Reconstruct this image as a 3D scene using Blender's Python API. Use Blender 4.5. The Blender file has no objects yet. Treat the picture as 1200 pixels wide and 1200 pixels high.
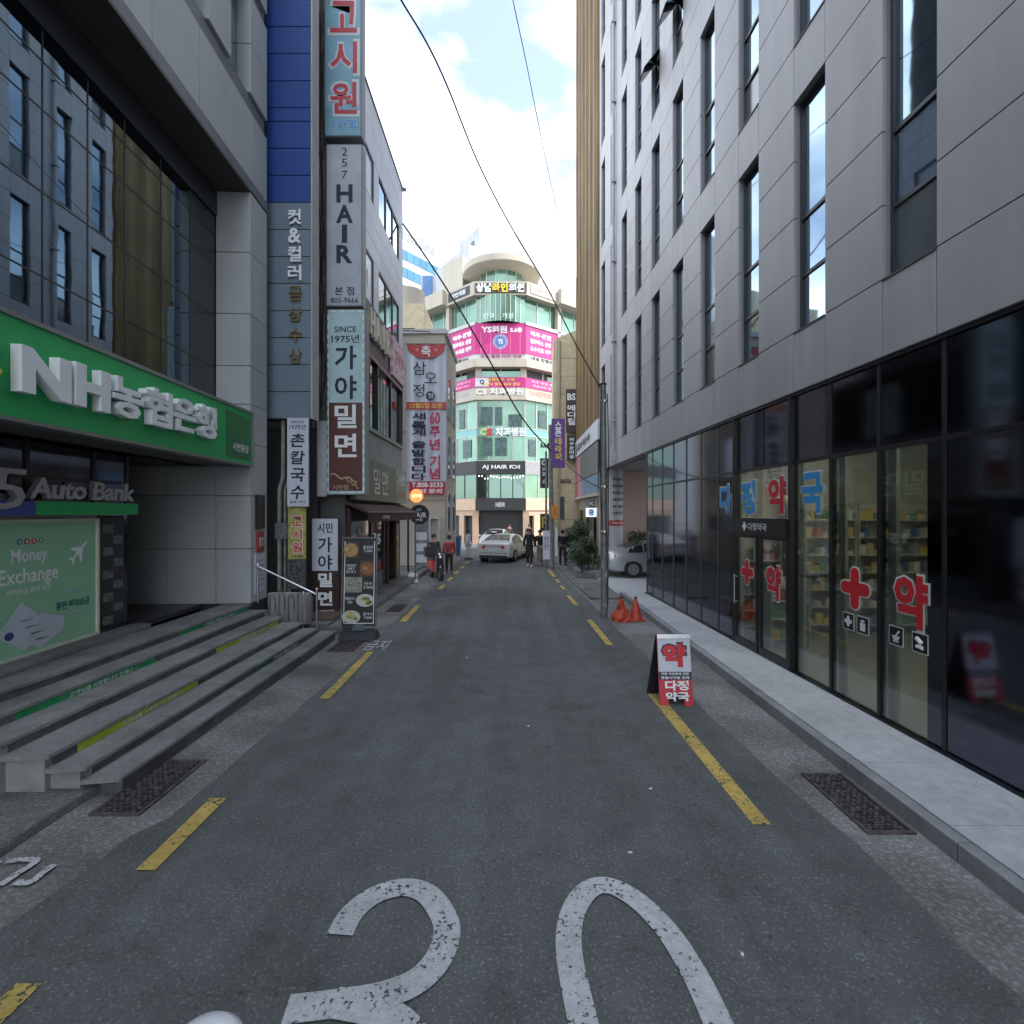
import bpy, bmesh, math, random
from mathutils import Vector, Matrix, noise
random.seed(7)
SC = bpy.context.scene
COL = SC.collection
R = math.radians
# ------------------------------------------------------------------ camera, sky, sun, exposure
cam_d = bpy.data.cameras.new('camera'); cam = bpy.data.objects.new('camera', cam_d); COL.objects.link(cam)
cam.location = (0, 0, 2.6); cam.rotation_euler = (R(90), 0, 0)
cam_d.angle = R(90); cam_d.clip_start = 0.05; cam_d.clip_end = 2000
SC.camera = cam
SUN_EL, SUN_AZ = 44, 104          # azimuth clockwise from +Y (towards +X), slightly behind the camera
W = bpy.data.worlds.new('World'); SC.world = W; W.use_nodes = True
nt = W.node_tree; nt.nodes.clear()
wo = nt.nodes.new('ShaderNodeOutputWorld'); bg = nt.nodes.new('ShaderNodeBackground')
sk = nt.nodes.new('ShaderNodeTexSky'); sk.sky_type = 'NISHITA'; sk.sun_disc = False
sk.sun_elevation = R(SUN_EL); sk.sun_rotation = R(SUN_AZ); sk.air_density = 1.0; sk.dust_density = .8; sk.altitude = 30
tc = nt.nodes.new('ShaderNodeTexCoord'); mp = nt.nodes.new('ShaderNodeMapping'); mp.inputs['Scale'].default_value = (1, 1, 2.2)
mp.inputs['Location'].default_value = (-1.896, 4.393, 2.438)
nz = nt.nodes.new('ShaderNodeTexNoise'); nz.inputs['Scale'].default_value = 2.3; nz.inputs['Detail'].default_value = 7; nz.inputs['Roughness'].default_value = .5
cr = nt.nodes.new('ShaderNodeValToRGB'); cr.color_ramp.elements[0].position = .38; cr.color_ramp.elements[1].position = .64
cr.color_ramp.elements[0].color = (.09, .09, .09, 1)
mx = nt.nodes.new('ShaderNodeMix'); mx.data_type = 'RGBA'; mx.inputs[7].default_value = (10.5, 10.9, 11.4, 1)
L = nt.links.new
L(tc.outputs['Generated'], mp.inputs[0]); L(mp.outputs[0], nz.inputs['Vector']); L(nz.outputs['Fac'], cr.inputs[0])
L(cr.outputs[0], mx.inputs[0]); L(sk.outputs[0], mx.inputs[6]); L(mx.outputs[2], bg.inputs[0]); L(bg.outputs[0], wo.inputs[0])
bg.inputs[1].default_value = 0.15
sd = bpy.data.lights.new('sun', 'SUN'); sd.energy = 2.1; sd.angle = R(.5); sd.color = (1, .95, .87)
so = bpy.data.objects.new('sun', sd); COL.objects.link(so)
e, a = R(SUN_EL), R(SUN_AZ)
tosun = Vector((math.cos(e) * math.sin(a), math.cos(e) * math.cos(a), math.sin(e)))
so.rotation_euler = tosun.to_track_quat('Z', 'Y').to_euler(); so.location = tosun * 60
vs = SC.view_settings; vs.view_transform = 'Standard'; vs.look = 'None'; vs.gamma = 1; vs.use_curve_mapping = False
vs.exposure = 1.42

# ------------------------------------------------------------------ materials
MATS = {}
def M(name, col, rough=.6, metal=0, var=.1, scale=2.5, bump=0, bscale=60, rand=0, spec=.5, emit=0, streak=0, coat=0):
    if name in MATS: return MATS[name]
    m = bpy.data.materials.new(name); m.use_nodes = True; t = m.node_tree; b = t.nodes['Principled BSDF']
    b.inputs['Roughness'].default_value = rough; b.inputs['Metallic'].default_value = metal
    b.inputs['Specular IOR Level'].default_value = spec; b.inputs['Coat Weight'].default_value = coat
    g = t.nodes.new('ShaderNodeNewGeometry')
    n = t.nodes.new('ShaderNodeTexNoise'); n.inputs['Scale'].default_value = scale; n.inputs['Detail'].default_value = 6
    mpn = t.nodes.new('ShaderNodeMapping'); mpn.inputs['Scale'].default_value = (1, 1, .18 if streak else 1)
    t.links.new(g.outputs['Position'], mpn.inputs[0]); t.links.new(mpn.outputs[0], n.inputs['Vector'])
    mr = t.nodes.new('ShaderNodeMapRange'); mr.inputs[1].default_value = .3; mr.inputs[2].default_value = .7
    mr.inputs[3].default_value = 1 - var; mr.inputs[4].default_value = 1 + var
    t.links.new(n.outputs['Fac'], mr.inputs[0])
    val = mr.outputs[0]
    if rand:
        oi = t.nodes.new('ShaderNodeObjectInfo'); r2 = t.nodes.new('ShaderNodeMapRange')
        r2.inputs[3].default_value = 1 - rand; r2.inputs[4].default_value = 1 + rand
        t.links.new(oi.outputs['Random'], r2.inputs[0])
        mm = t.nodes.new('ShaderNodeMath'); mm.operation = 'MULTIPLY'; t.links.new(val, mm.inputs[0]); t.links.new(r2.outputs[0], mm.inputs[1]); val = mm.outputs[0]
    vm = t.nodes.new('ShaderNodeVectorMath'); vm.operation = 'SCALE'; vm.inputs[0].default_value = col[:3]
    t.links.new(val, vm.inputs['Scale']); t.links.new(vm.outputs[0], b.inputs['Base Color'])
    if emit:
        t.links.new(vm.outputs[0], b.inputs['Emission Color']); b.inputs['Emission Strength'].default_value = emit
    if bump:
        n2 = t.nodes.new('ShaderNodeTexNoise'); n2.inputs['Scale'].default_value = bscale; n2.inputs['Detail'].default_value = 3
        t.links.new(g.outputs['Position'], n2.inputs['Vector'])
        bp = t.nodes.new('ShaderNodeBump'); bp.inputs['Strength'].default_value = bump; bp.inputs['Distance'].default_value = .02
        t.links.new(n2.outputs['Fac'], bp.inputs['Height']); t.links.new(bp.outputs[0], b.inputs['Normal'])
    MATS[name] = m; return m

def speck(name, c1, c2, scale, patch=(0.85, 1.15), pscale=.6, rough=.85, bump=.4, thr=.62, worn=None, cracks=0):
    """granular surface: fine light specks, soft patches; worn = paint breaking up over asphalt"""
    m = bpy.data.materials.new(name); m.use_nodes = True; t = m.node_tree; b = t.nodes['Principled BSDF']; b.inputs['Roughness'].default_value = rough
    b.inputs['Specular IOR Level'].default_value = .3
    g = t.nodes.new('ShaderNodeNewGeometry')
    def nn(s, d=4, dist=0):
        n = t.nodes.new('ShaderNodeTexNoise'); n.inputs['Scale'].default_value = s; n.inputs['Detail'].default_value = d; n.inputs['Distortion'].default_value = dist
        t.links.new(g.outputs['Position'], n.inputs['Vector']); return n
    def mrange(src, a, b_, c, d):
        r = t.nodes.new('ShaderNodeMapRange'); r.inputs[1].default_value = a; r.inputs[2].default_value = b_; r.inputs[3].default_value = c; r.inputs[4].default_value = d
        t.links.new(src, r.inputs[0]); return r.outputs[0]
    f = nn(scale, 3); fm = mrange(f.outputs['Fac'], thr - .12, thr + .1, 0, 1)
    mxx = t.nodes.new('ShaderNodeMix'); mxx.data_type = 'RGBA'; mxx.inputs[6].default_value = (*c1, 1); mxx.inputs[7].default_value = (*c2, 1)
    t.links.new(fm, mxx.inputs[0])
    p = nn(pscale, 6, .6); pm = mrange(p.outputs['Fac'], .3, .7, *patch)
    p2 = nn(pscale * 9, 5); pm2 = mrange(p2.outputs['Fac'], .3, .7, .88, 1.12)
    mu = t.nodes.new('ShaderNodeMath'); mu.operation = 'MULTIPLY'; t.links.new(pm, mu.inputs[0]); t.links.new(pm2, mu.inputs[1])
    vm = t.nodes.new('ShaderNodeVectorMath'); vm.operation = 'SCALE'; t.links.new(mxx.outputs[2], vm.inputs[0]); t.links.new(mu.outputs[0], vm.inputs['Scale'])
    out = vm.outputs[0]
    if cracks:
        dn = nn(27, 3); dm = mrange(dn.outputs['Fac'], .30, .36, .62, 1)      # dark pits
        vo = t.nodes.new('ShaderNodeTexVoronoi'); vo.feature = 'DISTANCE_TO_EDGE'; vo.inputs['Scale'].default_value = .55
        wn = nn(3.5, 4); wm_ = t.nodes.new('ShaderNodeVectorMath'); wm_.operation = 'MULTIPLY_ADD'; wm_.inputs[1].default_value = (.5, .5, .5); t.links.new(wn.outputs['Color'], wm_.inputs[0]); t.links.new(g.outputs['Position'], wm_.inputs[2]); t.links.new(wm_.outputs[0], vo.inputs['Vector'])
        ce = mrange(vo.outputs['Distance'], .0, .010, 0, 1); mk = nn(.6, 2); mm_ = mrange(mk.outputs['Fac'], .46, .56, .0, 1)
        cx1 = t.nodes.new('ShaderNodeMath'); cx1.operation = 'MAXIMUM'; t.links.new(ce, cx1.inputs[0]); t.links.new(mm_, cx1.inputs[1])
        cx2 = mrange(cx1.outputs[0], 0, 1, .80, 1); cx3 = t.nodes.new('ShaderNodeMath'); cx3.operation = 'MULTIPLY'; t.links.new(cx2, cx3.inputs[0]); t.links.new(dm, cx3.inputs[1]); dm = cx3.outputs[0]
        st_ = t.nodes.new('ShaderNodeMapping'); st_.inputs['Scale'].default_value = (2.6, .12, 1); t.links.new(g.outputs['Position'], st_.inputs[0])
        tn = t.nodes.new('ShaderNodeTexNoise'); tn.inputs['Scale'].default_value = 1.0; tn.inputs['Detail'].default_value = 4; t.links.new(st_.outputs[0], tn.inputs['Vector'])
        tm_ = mrange(tn.outputs['Fac'], .3, .7, .86, 1.14)                    # wheel polished tracks along the lane
        q1 = t.nodes.new('ShaderNodeMath'); q1.operation = 'MULTIPLY'; t.links.new(dm, q1.inputs[0]); t.links.new(tm_, q1.inputs[1])
        on = nn(.9, 2); om = mrange(on.outputs['Fac'], .66, .74, 1, .72)       # oil stains
        q2 = t.nodes.new('ShaderNodeMath'); q2.operation = 'MULTIPLY'; t.links.new(q1.outputs[0], q2.inputs[0]); t.links.new(om, q2.inputs[1])
        vv = t.nodes.new('ShaderNodeVectorMath'); vv.operation = 'SCALE'; t.links.new(out, vv.inputs[0]); t.links.new(q2.outputs[0], vv.inputs['Scale']); out = vv.outputs[0]
    if worn:
        w = nn(38, 8, .3); w2 = nn(3.2, 3); ad = t.nodes.new('ShaderNodeMath'); ad.operation = 'MULTIPLY_ADD'; ad.inputs[1].default_value = .45
        t.links.new(w2.outputs['Fac'], ad.inputs[0]); t.links.new(w.outputs['Fac'], ad.inputs[2])
        wm = mrange(ad.outputs[0], worn - .035, worn + .035, 0, 1)
        m3 = t.nodes.new('ShaderNodeMix'); m3.data_type = 'RGBA'; m3.inputs[7].default_value = (.06, .062, .066, 1)
        t.links.new(wm, m3.inputs[0]); t.links.new(out, m3.inputs[6]); out = m3.outputs[2]
    t.links.new(out, b.inputs['Base Color'])
    n2 = nn(scale * .8, 3); bp = t.nodes.new('ShaderNodeBump'); bp.inputs['Strength'].default_value = bump; bp.inputs['Distance'].default_value = .008
    t.links.new(n2.outputs['Fac'], bp.inputs['Height']); t.links.new(bp.outputs[0], b.inputs['Normal'])
    MATS[name] = m; return m

def mirror(name, col, rough=.03, wob=.02, metal=1):
    m = bpy.data.materials.new(name); m.use_nodes = True; t = m.node_tree; b = t.nodes['Principled BSDF']
    b.inputs['Base Color'].default_value = (*col, 1); b.inputs['Metallic'].default_value = metal; b.inputs['Roughness'].default_value = rough
    g = t.nodes.new('ShaderNodeNewGeometry'); n2 = t.nodes.new('ShaderNodeTexNoise'); n2.inputs['Scale'].default_value = 1.1
    t.links.new(g.outputs['Position'], n2.inputs['Vector']); bp = t.nodes.new('ShaderNodeBump'); bp.inputs['Strength'].default_value = wob; bp.inputs['Distance'].default_value = .1
    t.links.new(n2.outputs['Fac'], bp.inputs['Height']); t.links.new(bp.outputs[0], b.inputs['Normal']); MATS[name] = m; return m

def clear_glass(name, tint, refl=.12):
    m = bpy.data.materials.new(name); m.use_nodes = True; t = m.node_tree; t.nodes.clear()
    o = t.nodes.new('ShaderNodeOutputMaterial'); tr = t.nodes.new('ShaderNodeBsdfTransparent'); tr.inputs[0].default_value = (*tint, 1)
    gl = t.nodes.new('ShaderNodeBsdfGlossy'); gl.inputs['Roughness'].default_value = .02
    fr = t.nodes.new('ShaderNodeLayerWeight'); fr.inputs[0].default_value = .3
    ma = t.nodes.new('ShaderNodeMath'); ma.operation = 'MULTIPLY_ADD'; ma.inputs[1].default_value = .6; ma.inputs[2].default_value = refl * .3; ma.use_clamp = True
    mi = t.nodes.new('ShaderNodeMixShader'); t.links.new(fr.outputs['Fresnel'], ma.inputs[0]); t.links.new(ma.outputs[0], mi.inputs[0])
    t.links.new(tr.outputs[0], mi.inputs[1]); t.links.new(gl.outputs[0], mi.inputs[2]); t.links.new(mi.outputs[0], o.inputs[0]); MATS[name] = m; return m

asphalt = speck('asphalt', (.098, .105, .104), (.22, .245, .23), 50, (.82, 1.2), .35, bump=1, thr=.67, cracks=1)
asphalt_old = speck('asphalt_patch', (.075, .078, .083), (.17, .17, .175), 60, (.8, 1.2), .8, bump=.5)
concrete = speck('rough_concrete', (.155, .157, .152), (.29, .29, .285), 30, (.6, 1.3), 1.1, bump=.9, thr=.6)
conc_dark = speck('dirty_concrete', (.13, .13, .128), (.25, .25, .25), 40, (.65, 1.3), 1.1, bump=.5)
yellow_p = speck('yellow_road_paint', (.48, .35, .09), (.58, .46, .18), 60, (.8, 1.1), 2, bump=.3, worn=.83)
white_p = speck('white_road_paint', (.46, .48, .49), (.58, .59, .60), 60, (.8, 1.1), 2.5, bump=.3, worn=.85)
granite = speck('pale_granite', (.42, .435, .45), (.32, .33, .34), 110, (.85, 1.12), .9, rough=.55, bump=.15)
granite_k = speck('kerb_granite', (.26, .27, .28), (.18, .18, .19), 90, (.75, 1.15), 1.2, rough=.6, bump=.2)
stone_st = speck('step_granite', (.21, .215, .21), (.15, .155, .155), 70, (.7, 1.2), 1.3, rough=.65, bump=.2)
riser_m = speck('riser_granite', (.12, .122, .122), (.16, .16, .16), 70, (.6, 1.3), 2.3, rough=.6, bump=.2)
beige_st = speck('beige_cladding', (.58, .49, .33), (.5, .43, .3), 14, (.85, 1.1), .5, rough=.8, bump=.1)
leaf_m = M('leaf_green', (.035, .07, .02), .55, var=.45, scale=9, rand=.2)
grey_clad = M('grey_metal_panel', (.335, .333, .345), .5, .15, var=.08, scale=3.2, rand=.035, streak=1)
grey_edge = M('dark_joint', (.05, .052, .058), .6)
black_fr = M('black_frame', (.012, .013, .015), .35, var=.2)
dk_frame = M('grey_window_frame', (.05, .053, .06), .4)
nh_panel = M('bank_panel', (.42, .44, .44), .5, .15, var=.06, scale=1.2, rand=.05)
nh_band = M('bank_band', (.16, .17, .185), .5, .1)
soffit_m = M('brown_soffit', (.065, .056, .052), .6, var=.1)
darkwall = M('dark_wall', (.03, .032, .036), .6)
green_s = M('sign_green', (.012, .38, .10), .5, var=.06, scale=1.5)
green_poster = M('poster_green', (.27, .52, .33), .3, var=.08, scale=.8)
white_l = M('white_letter', (.78, .80, .82), .4, var=.05)
silver_l = M('silver_letter', (.40, .41, .43), .3, .6)
yellow_l = M('yellow_letter', (.75, .55, .05), .4)
blue_cl = M('blue_cladding', (.018, .06, .25), .45, var=.08, scale=.7)
slate_cl = M('slate_cladding', (.15, .20, .25), .5, var=.07, scale=.8, rand=.04)
white_bd = M('white_sign_board', (.55, .58, .65), .4, var=.05)
navy_t = M('navy_text', (.01, .015, .05), .5)
black_t = M('black_text', (.012, .012, .015), .5)
brown_bd = M('brown_sign_board', (.10, .032, .022), .45, var=.12, scale=4)
teal_bd = M('teal_sign_board', (.42, .58, .60), .4, var=.08)
red_t = M('red_text', (.55, .02, .03), .4)
blue_t = M('blue_text', (.03, .28, .62), .4)
sky_bd = M('sky_sign_board', (.20, .38, .47), .4, var=.1)
pink_bd = M('pink_banner', (.50, .03, .20), .6, var=.08)
pale_pink = M('pale_pink_print', (.85, .5, .62), .6)
pipe_m = M('old_pipe', (.17, .18, .15), .5, var=.4, scale=6)
steel = M('brushed_steel', (.5, .51, .53), .25, .9, var=.1)
galv = M('galvanised_pole', (.16, .17, .17), .5, .4, var=.3, scale=8)
gold_m = M('gold_louvre', (.21, .14, .055), .6, .1, var=.35, scale=1.4, streak=1)
gold_dk = M('gold_gap', (.12, .09, .05), .6)
black_gl = mirror('black_glass', (.12, .13, .16), .075, .012)
curtain_gl = mirror('curtain_glass', (.13, .17, .21), .015, .010)
win_gl = mirror('window_glass', (.22, .30, .37), .03, .02)
spandrel_gl = M('tinted_lower_pane', (.10, .125, .13), .15, .3, spec=.8, rand=.25)
shop_gl = clear_glass('shop_glass', (.80, .83, .80))
panel_w = M('white_panel', (.58, .58, .62), .45, .1, var=.06, rand=.04)
teal_gl = M('teal_glass', (.13, .255, .19), .12, .35, var=.2, scale=.5, rand=.22, spec=.8)
dark_gl = mirror('dark_green_glass', (.10, .15, .13), .06, .03)
cream = M('cream_wall', (.47, .43, .36), .8, var=.06, streak=1, scale=1.2)
cream_lt = M('pale_wall', (.50, .50, .50), .8, var=.05, streak=1)
pinkish = M('pink_beige_wall', (.55, .42, .37), .8, var=.06)
int_wall = M('shop_wall', (.50, .50, .44), .8)
rubber = M('tyre_rubber', (.018, .018, .02), .8)
car_w = M('white_car_paint', (.62, .63, .65), .25, .1, coat=.6, var=.02)
car_s = M('silver_car_paint', (.42, .44, .47), .28, .5, coat=.6, var=.02)
car_gl = M('car_glass', (.02, .022, .025), .06, .2, spec=.9)
tail_r = M('tail_light', (.6, .02, .02), .2)
cone_m = M('cone_orange', (.42, .055, .025), .5, var=.2, scale=14)
lamp_e = M('shop_ceiling_light', (1, .97, .86), .5, emit=2.4, var=0)
wire_m = M('cable_black', (.012, .012, .012), .6)

# ------------------------------------------------------------------ mesh helpers
class Fr:
    """plan frame: s runs along a line, d outwards, z up"""
    def __init__(s, ox, oy, ux, uy, flip=False):
        l = math.hypot(ux, uy); s.o = (ox, oy); s.u = (ux / l, uy / l); s.n = (-s.u[1], s.u[0])
        if flip: s.n = (s.u[1], -s.u[0])
        s.flip = flip
    def p(s, a, d, z): return (s.o[0] + a * s.u[0] + d * s.n[0], s.o[1] + a * s.u[1] + d * s.n[1], z)
    def U(s): return Vector((*s.u, 0))
    def N(s): return Vector((*s.n, 0))
ID = Fr(0, 0, 1, 0)
class MB:
    def __init__(s, f=ID): s.v = []; s.f = []; s.fr = f
    def face(s, pts):
        i = len(s.v); s.v += [s.fr.p(*p) for p in pts]; s.f.append(tuple(range(i, i + len(pts)))); return s
    def box(s, a0, a1, d0, d1, z0, z1):
        i = len(s.v)
        for z in (z0, z1):
            for a_, d_ in ((a0, d0), (a1, d0), (a1, d1), (a0, d1)): s.v.append(s.fr.p(a_, d_, z))
        q = [(0, 3, 2, 1), (4, 5, 6, 7), (0, 1, 5, 4), (1, 2, 6, 5), (2, 3, 7, 6), (3, 0, 4, 7)]
        s.f += [tuple(i + k for k in t) for t in q]; return s
    def prism(s, poly, z0, z1):
        i = len(s.v); n = len(poly)
        for z in (z0, z1): s.v += [s.fr.p(x, y, z) for x, y in poly]
        s.f.append(tuple(i + n - 1 - k for k in range(n))); s.f.append(tuple(i + n + k for k in range(n)))
        for k in range(n): s.f.append((i + k, i + (k + 1) % n, i + n + (k + 1) % n, i + n + k))
        return s
    def hull(s, bottom, top):
        """two matching rings of 3D points"""
        i = len(s.v); n = len(bottom); s.v += [s.fr.p(*p) for p in bottom] + [s.fr.p(*p) for p in top]
        s.f.append(tuple(i + n - 1 - k for k in range(n))); s.f.append(tuple(i + n + k for k in range(n)))
        for k in range(n): s.f.append((i + k, i + (k + 1) % n, i + n + (k + 1) % n, i + n + k))
        return s
    def tube(s, pts, r, seg=8, r1=None):
        pts = [Vector(s.fr.p(*p)) for p in pts]; i0 = len(s.v); n = len(pts)
        for k, p in enumerate(pts):
            t = (pts[min(k + 1, n - 1)] - pts[max(k - 1, 0)]).normalized()
            a_ = t.orthogonal().normalized() if abs(t.z) < .9 else Vector((1, 0, 0)); 
            if abs(t.z) < .9: a_ = t.cross(Vector((0, 0, 1))).normalized()
            b_ = t.cross(a_).normalized(); a_ = b_.cross(t).normalized(); rr = r if r1 is None else r + (r1 - r) * k / (n - 1)
            for j in range(seg):
                w = 2 * math.pi * j / seg; s.v.append(tuple(p + rr * (math.cos(w) * a_ + math.sin(w) * b_)))
        for k in range(n - 1):
            for j in range(seg): s.f.append((i0 + k * seg + j, i0 + k * seg + (j + 1) % seg, i0 + (k + 1) * seg + (j + 1) % seg, i0 + (k + 1) * seg + j))
        s.f.append(tuple(i0 + j for j in reversed(range(seg)))); s.f.append(tuple(i0 + (n - 1) * seg + j for j in range(seg))); return s
    def lathe(s, prof, c, seg=16):
        i0 = len(s.v); n = len(prof)
        for r, z in prof:
            for j in range(seg):
                w = 2 * math.pi * j / seg; s.v.append(s.fr.p(c[0] + r * math.cos(w), c[1] + r * math.sin(w), c[2] + z))
        for k in range(n - 1):
            for j in range(seg): s.f.append((i0 + k * seg + j, i0 + k * seg + (j + 1) % seg, i0 + (k + 1) * seg + (j + 1) % seg, i0 + (k + 1) * seg + j))
        s.f.append(tuple(i0 + j for j in reversed(range(seg)))); s.f.append(tuple(i0 + (n - 1) * seg + j for j in range(seg))); return s
    def disc(s, c, u, v, ru, rv, seg=20, th=0):
        c = Vector(c); u = Vector(u); v = Vector(v); n = u.cross(v); ring = [c + u * ru * math.cos(2 * math.pi * k / seg) + v * rv * math.sin(2 * math.pi * k / seg) for k in range(seg)]
        s.hull([tuple(p) for p in ring], [tuple(p + n * max(th, .002)) for p in ring]); return s
    def build(s, name, mat, parent=None, smooth=False, bevel=0, label=None, kind=None):
        m = bpy.data.meshes.new(name); off = Vector((0, 0, 0)); inv = None
        if parent is not None: inv = wmat(parent).inverted()
        vs_ = [tuple(inv @ Vector(p)) for p in s.v] if inv is not None else s.v
        m.from_pydata(vs_, [], s.f); b = bmesh.new(); b.from_mesh(m)
        bmesh.ops.recalc_face_normals(b, faces=b.faces)
        if bevel: bmesh.ops.bevel(b, geom=[e_ for e_ in b.edges if len(e_.link_faces) == 2 and e_.calc_face_angle(0) > .6], offset=bevel, segments=2, affect='EDGES', clamp_overlap=True)
        b.to_mesh(m); b.free()
        if smooth:
            for p in m.polygons: p.use_smooth = True
            try: m.set_sharp_from_angle(angle=R(38))
            except Exception: pass
        m.materials.append(mat); o = bpy.data.objects.new(name, m); COL.objects.link(o)
        if parent is not None: o.parent = parent
        if label: o['label'] = label
        if kind: o['kind'] = kind
        return o
def wmat(o):
    m = Matrix.Translation(o.location) @ o.rotation_euler.to_matrix().to_4x4()
    return (wmat(o.parent) @ m) if o.parent else m
def tag(o, label=None, cat=None, group=None, kind=None):
    if label: o['label'] = label
    if cat: o['category'] = cat
    if group: o['group'] = group
    if kind: o['kind'] = kind
    return o
def thing(name, label, cat, loc=(0, 0, 0), rz=0, group=None):
    o = bpy.data.objects.new(name, None); COL.objects.link(o); o.location = loc; o.rotation_euler = (0, 0, rz); return tag(o, label, cat, group)
def copy_tree(o, parent=None):
    c = o.copy(); COL.objects.link(c); c.parent = parent
    for ch in [x for x in ALLCH(o)]: copy_tree(ch, c)
    return c
def ALLCH(o): return [x for x in bpy.data.objects if x.parent == o]
def piece(name, mesh, parent, world, fr=None, label=None):
    o = bpy.data.objects.new(name, mesh); COL.objects.link(o); o.parent = parent
    o.location = wmat(parent).inverted() @ Vector(world)
    if fr is not None: o.rotation_euler = (0, 0, math.atan2(fr.u[1], fr.u[0]))
    if label: o['label'] = label
    return o
BOXM = {}
def boxmesh(w, t, h, mat, bevel=.004):
    """box with origin at its low corner: w along s, t outward, h up"""
    k = (round(w, 4), round(t, 4), round(h, 4), mat.name)
    if k not in BOXM:
        m = bpy.data.meshes.new('piece'); b = bmesh.new(); bmesh.ops.create_cube(b, size=1)
        for v in b.verts: v.co = Vector(((v.co.x + .5) * w, (v.co.y + .5) * t, (v.co.z + .5) * h))
        if bevel: bmesh.ops.bevel(b, geom=b.edges[:], offset=min(bevel, t * .4), segments=1, affect='EDGES')
        b.to_mesh(m); b.free(); m.materials.append(mat); BOXM[k] = m
    return BOXM[k]
def fpiece(name, fr, s0, s1, d0, d1, z0, z1, mat, parent, bevel=.004, label=None):
    """box piece on a frame, shared mesh"""
    if fr.flip:  # keep right-handed
        o = piece(name, boxmesh(s1 - s0, d1 - d0, z1 - z0, mat, bevel), parent, fr.p(s1, d0, z0), None, label)
        o.rotation_euler = (0, 0, math.atan2(-fr.u[1], -fr.u[0])); return o
    return piece(name, boxmesh(s1 - s0, d1 - d0, z1 - z0, mat, bevel), parent, fr.p(s0, d0, z0), fr, label)
TX = {}
def rawtext(s, off, sp=1.0, ls=1.0):
    k = (s, off, sp, ls)
    if k not in TX:
        c = bpy.data.curves.new('t', 'FONT'); c.body = s; c.offset = off; c.align_x = 'CENTER'; c.resolution_u = 2; c.space_character = sp; c.space_line = ls
        o = bpy.data.objects.new('t', c); COL.objects.link(o); m = bpy.data.meshes.new_from_object(o)
        vv = [v.co.copy() for v in m.vertices]; ff = [tuple(p.vertices) for p in m.polygons]
        bpy.data.objects.remove(o); bpy.data.curves.remove(c); bpy.data.meshes.remove(m)
        x0 = min(v.x for v in vv); x1 = max(v.x for v in vv); y0 = min(v.y for v in vv); y1 = max(v.y for v in vv)
        TX[k] = ([((v.x - x0) / (x1 - x0) - .5, (v.y - y0) / (y1 - y0) - .5) for v in vv], ff)
    return TX[k]
def text(s, c, u, w, h, mat, parent, depth=.006, off=.012, v=(0, 0, 1), name='lettering', grow=0, sp=1.0, ls=1.0, slant=0):
    vv, ff = rawtext(s, off, sp, ls); c = Vector(c); u = Vector(u).normalized(); v = Vector(v).normalized(); n = u.cross(v)
    w += grow; h += grow
    P = [c + u * (x * w + slant * y * h) + v * (y * h) for x, y in vv]; k = len(P)
    verts = [tuple(p + n * depth) for p in P] + ([tuple(p) for p in P] if depth > .02 else [])
    faces = [f for f in ff]
    if depth > .02:
        from collections import defaultdict
        ed = defaultdict(int)
        for f in ff:
            for a_, b_ in zip(f, f[1:] + f[:1]): ed[(a_, b_)] += 1
        for (a_, b_) in list(ed):
            if (b_, a_) not in ed: faces.append((b_, a_, a_ + k, b_ + k))
    m = bpy.data.meshes.new(name); inv = wmat(parent).inverted() if parent is not None else Matrix()
    m.from_pydata([tuple(inv @ Vector(p)) for p in verts], [], faces); m.materials.append(mat)
    o = bpy.data.objects.new(name, m); COL.objects.link(o); o.parent = parent; return o
UX = (1, 0, 0); UZ = Vector((0, 0, 1))
def G(px, py, z=0):
    """ground point from a pixel reading of the photograph"""
    Y = 600 * (2.6 - z) / (py - 600); return ((px - 600) / 600 * Y, Y, z)
# ------------------------------------------------------------------ ground, road, kerbs, markings
g = MB(); g.box(-600, 600, -300, 900, -.5, 0); tag(g.build('ground', conc_dark), kind='structure', label='grey concrete ground beyond the road')
rd = MB()
redge = [(2.72, -10), (2.72, 2.7), (2.70, 3.4), (2.68, 4.0), (2.60, 4.67), (2.57, 5.6), (2.46, 8), (2.30, 12.6), (2.2, 16), (2.05, 20), (1.95, 25), (2.4, 32), (30, 33.5)]
ledge = [(30, 40.5), (-30, 40.5), (-30, 33.5), (-3.6, 33), (-2.9, 29), (-2.8, 20), (-2.76, 10.3), (-2.82, 6.64), (-2.92, 4.33), (-3.05, 4.1), (-3.12, 3.6), (-3.2, 3.2), (-3.3, -10)]
def ragged(pts, amp=.025, step=.35, rng=(0, 14)):
    out = []
    for (x0, y0), (x1, y1) in zip(pts, pts[1:]):
        n = max(1, int(math.hypot(x1 - x0, y1 - y0) / step)) if rng[0] - 12 <= min(y0, y1) and max(y0, y1) <= rng[1] + 12 else 1
        for k in range(n):
            t = k / n; x = x0 + (x1 - x0) * t; y = y0 + (y1 - y0) * t
            out.append((x + amp * noise.noise(Vector((x * 3, y * 3.1, 4))) * 2, y))
    out.append(pts[-1]); return out
rp = ragged(redge); lp = ragged(ledge)
rd.prism(rp + lp, -.3, .004)
road = tag(rd.build('road', asphalt), kind='structure', label='dark asphalt street with worn speckled surface')
def sheet(name, pts, z, mat, parent=None, kind=None, label=None):
    m = MB(); m.face([(x, y, z) for x, y in pts]); o = m.build(name, mat, parent, label=label, kind=kind); return o
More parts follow.
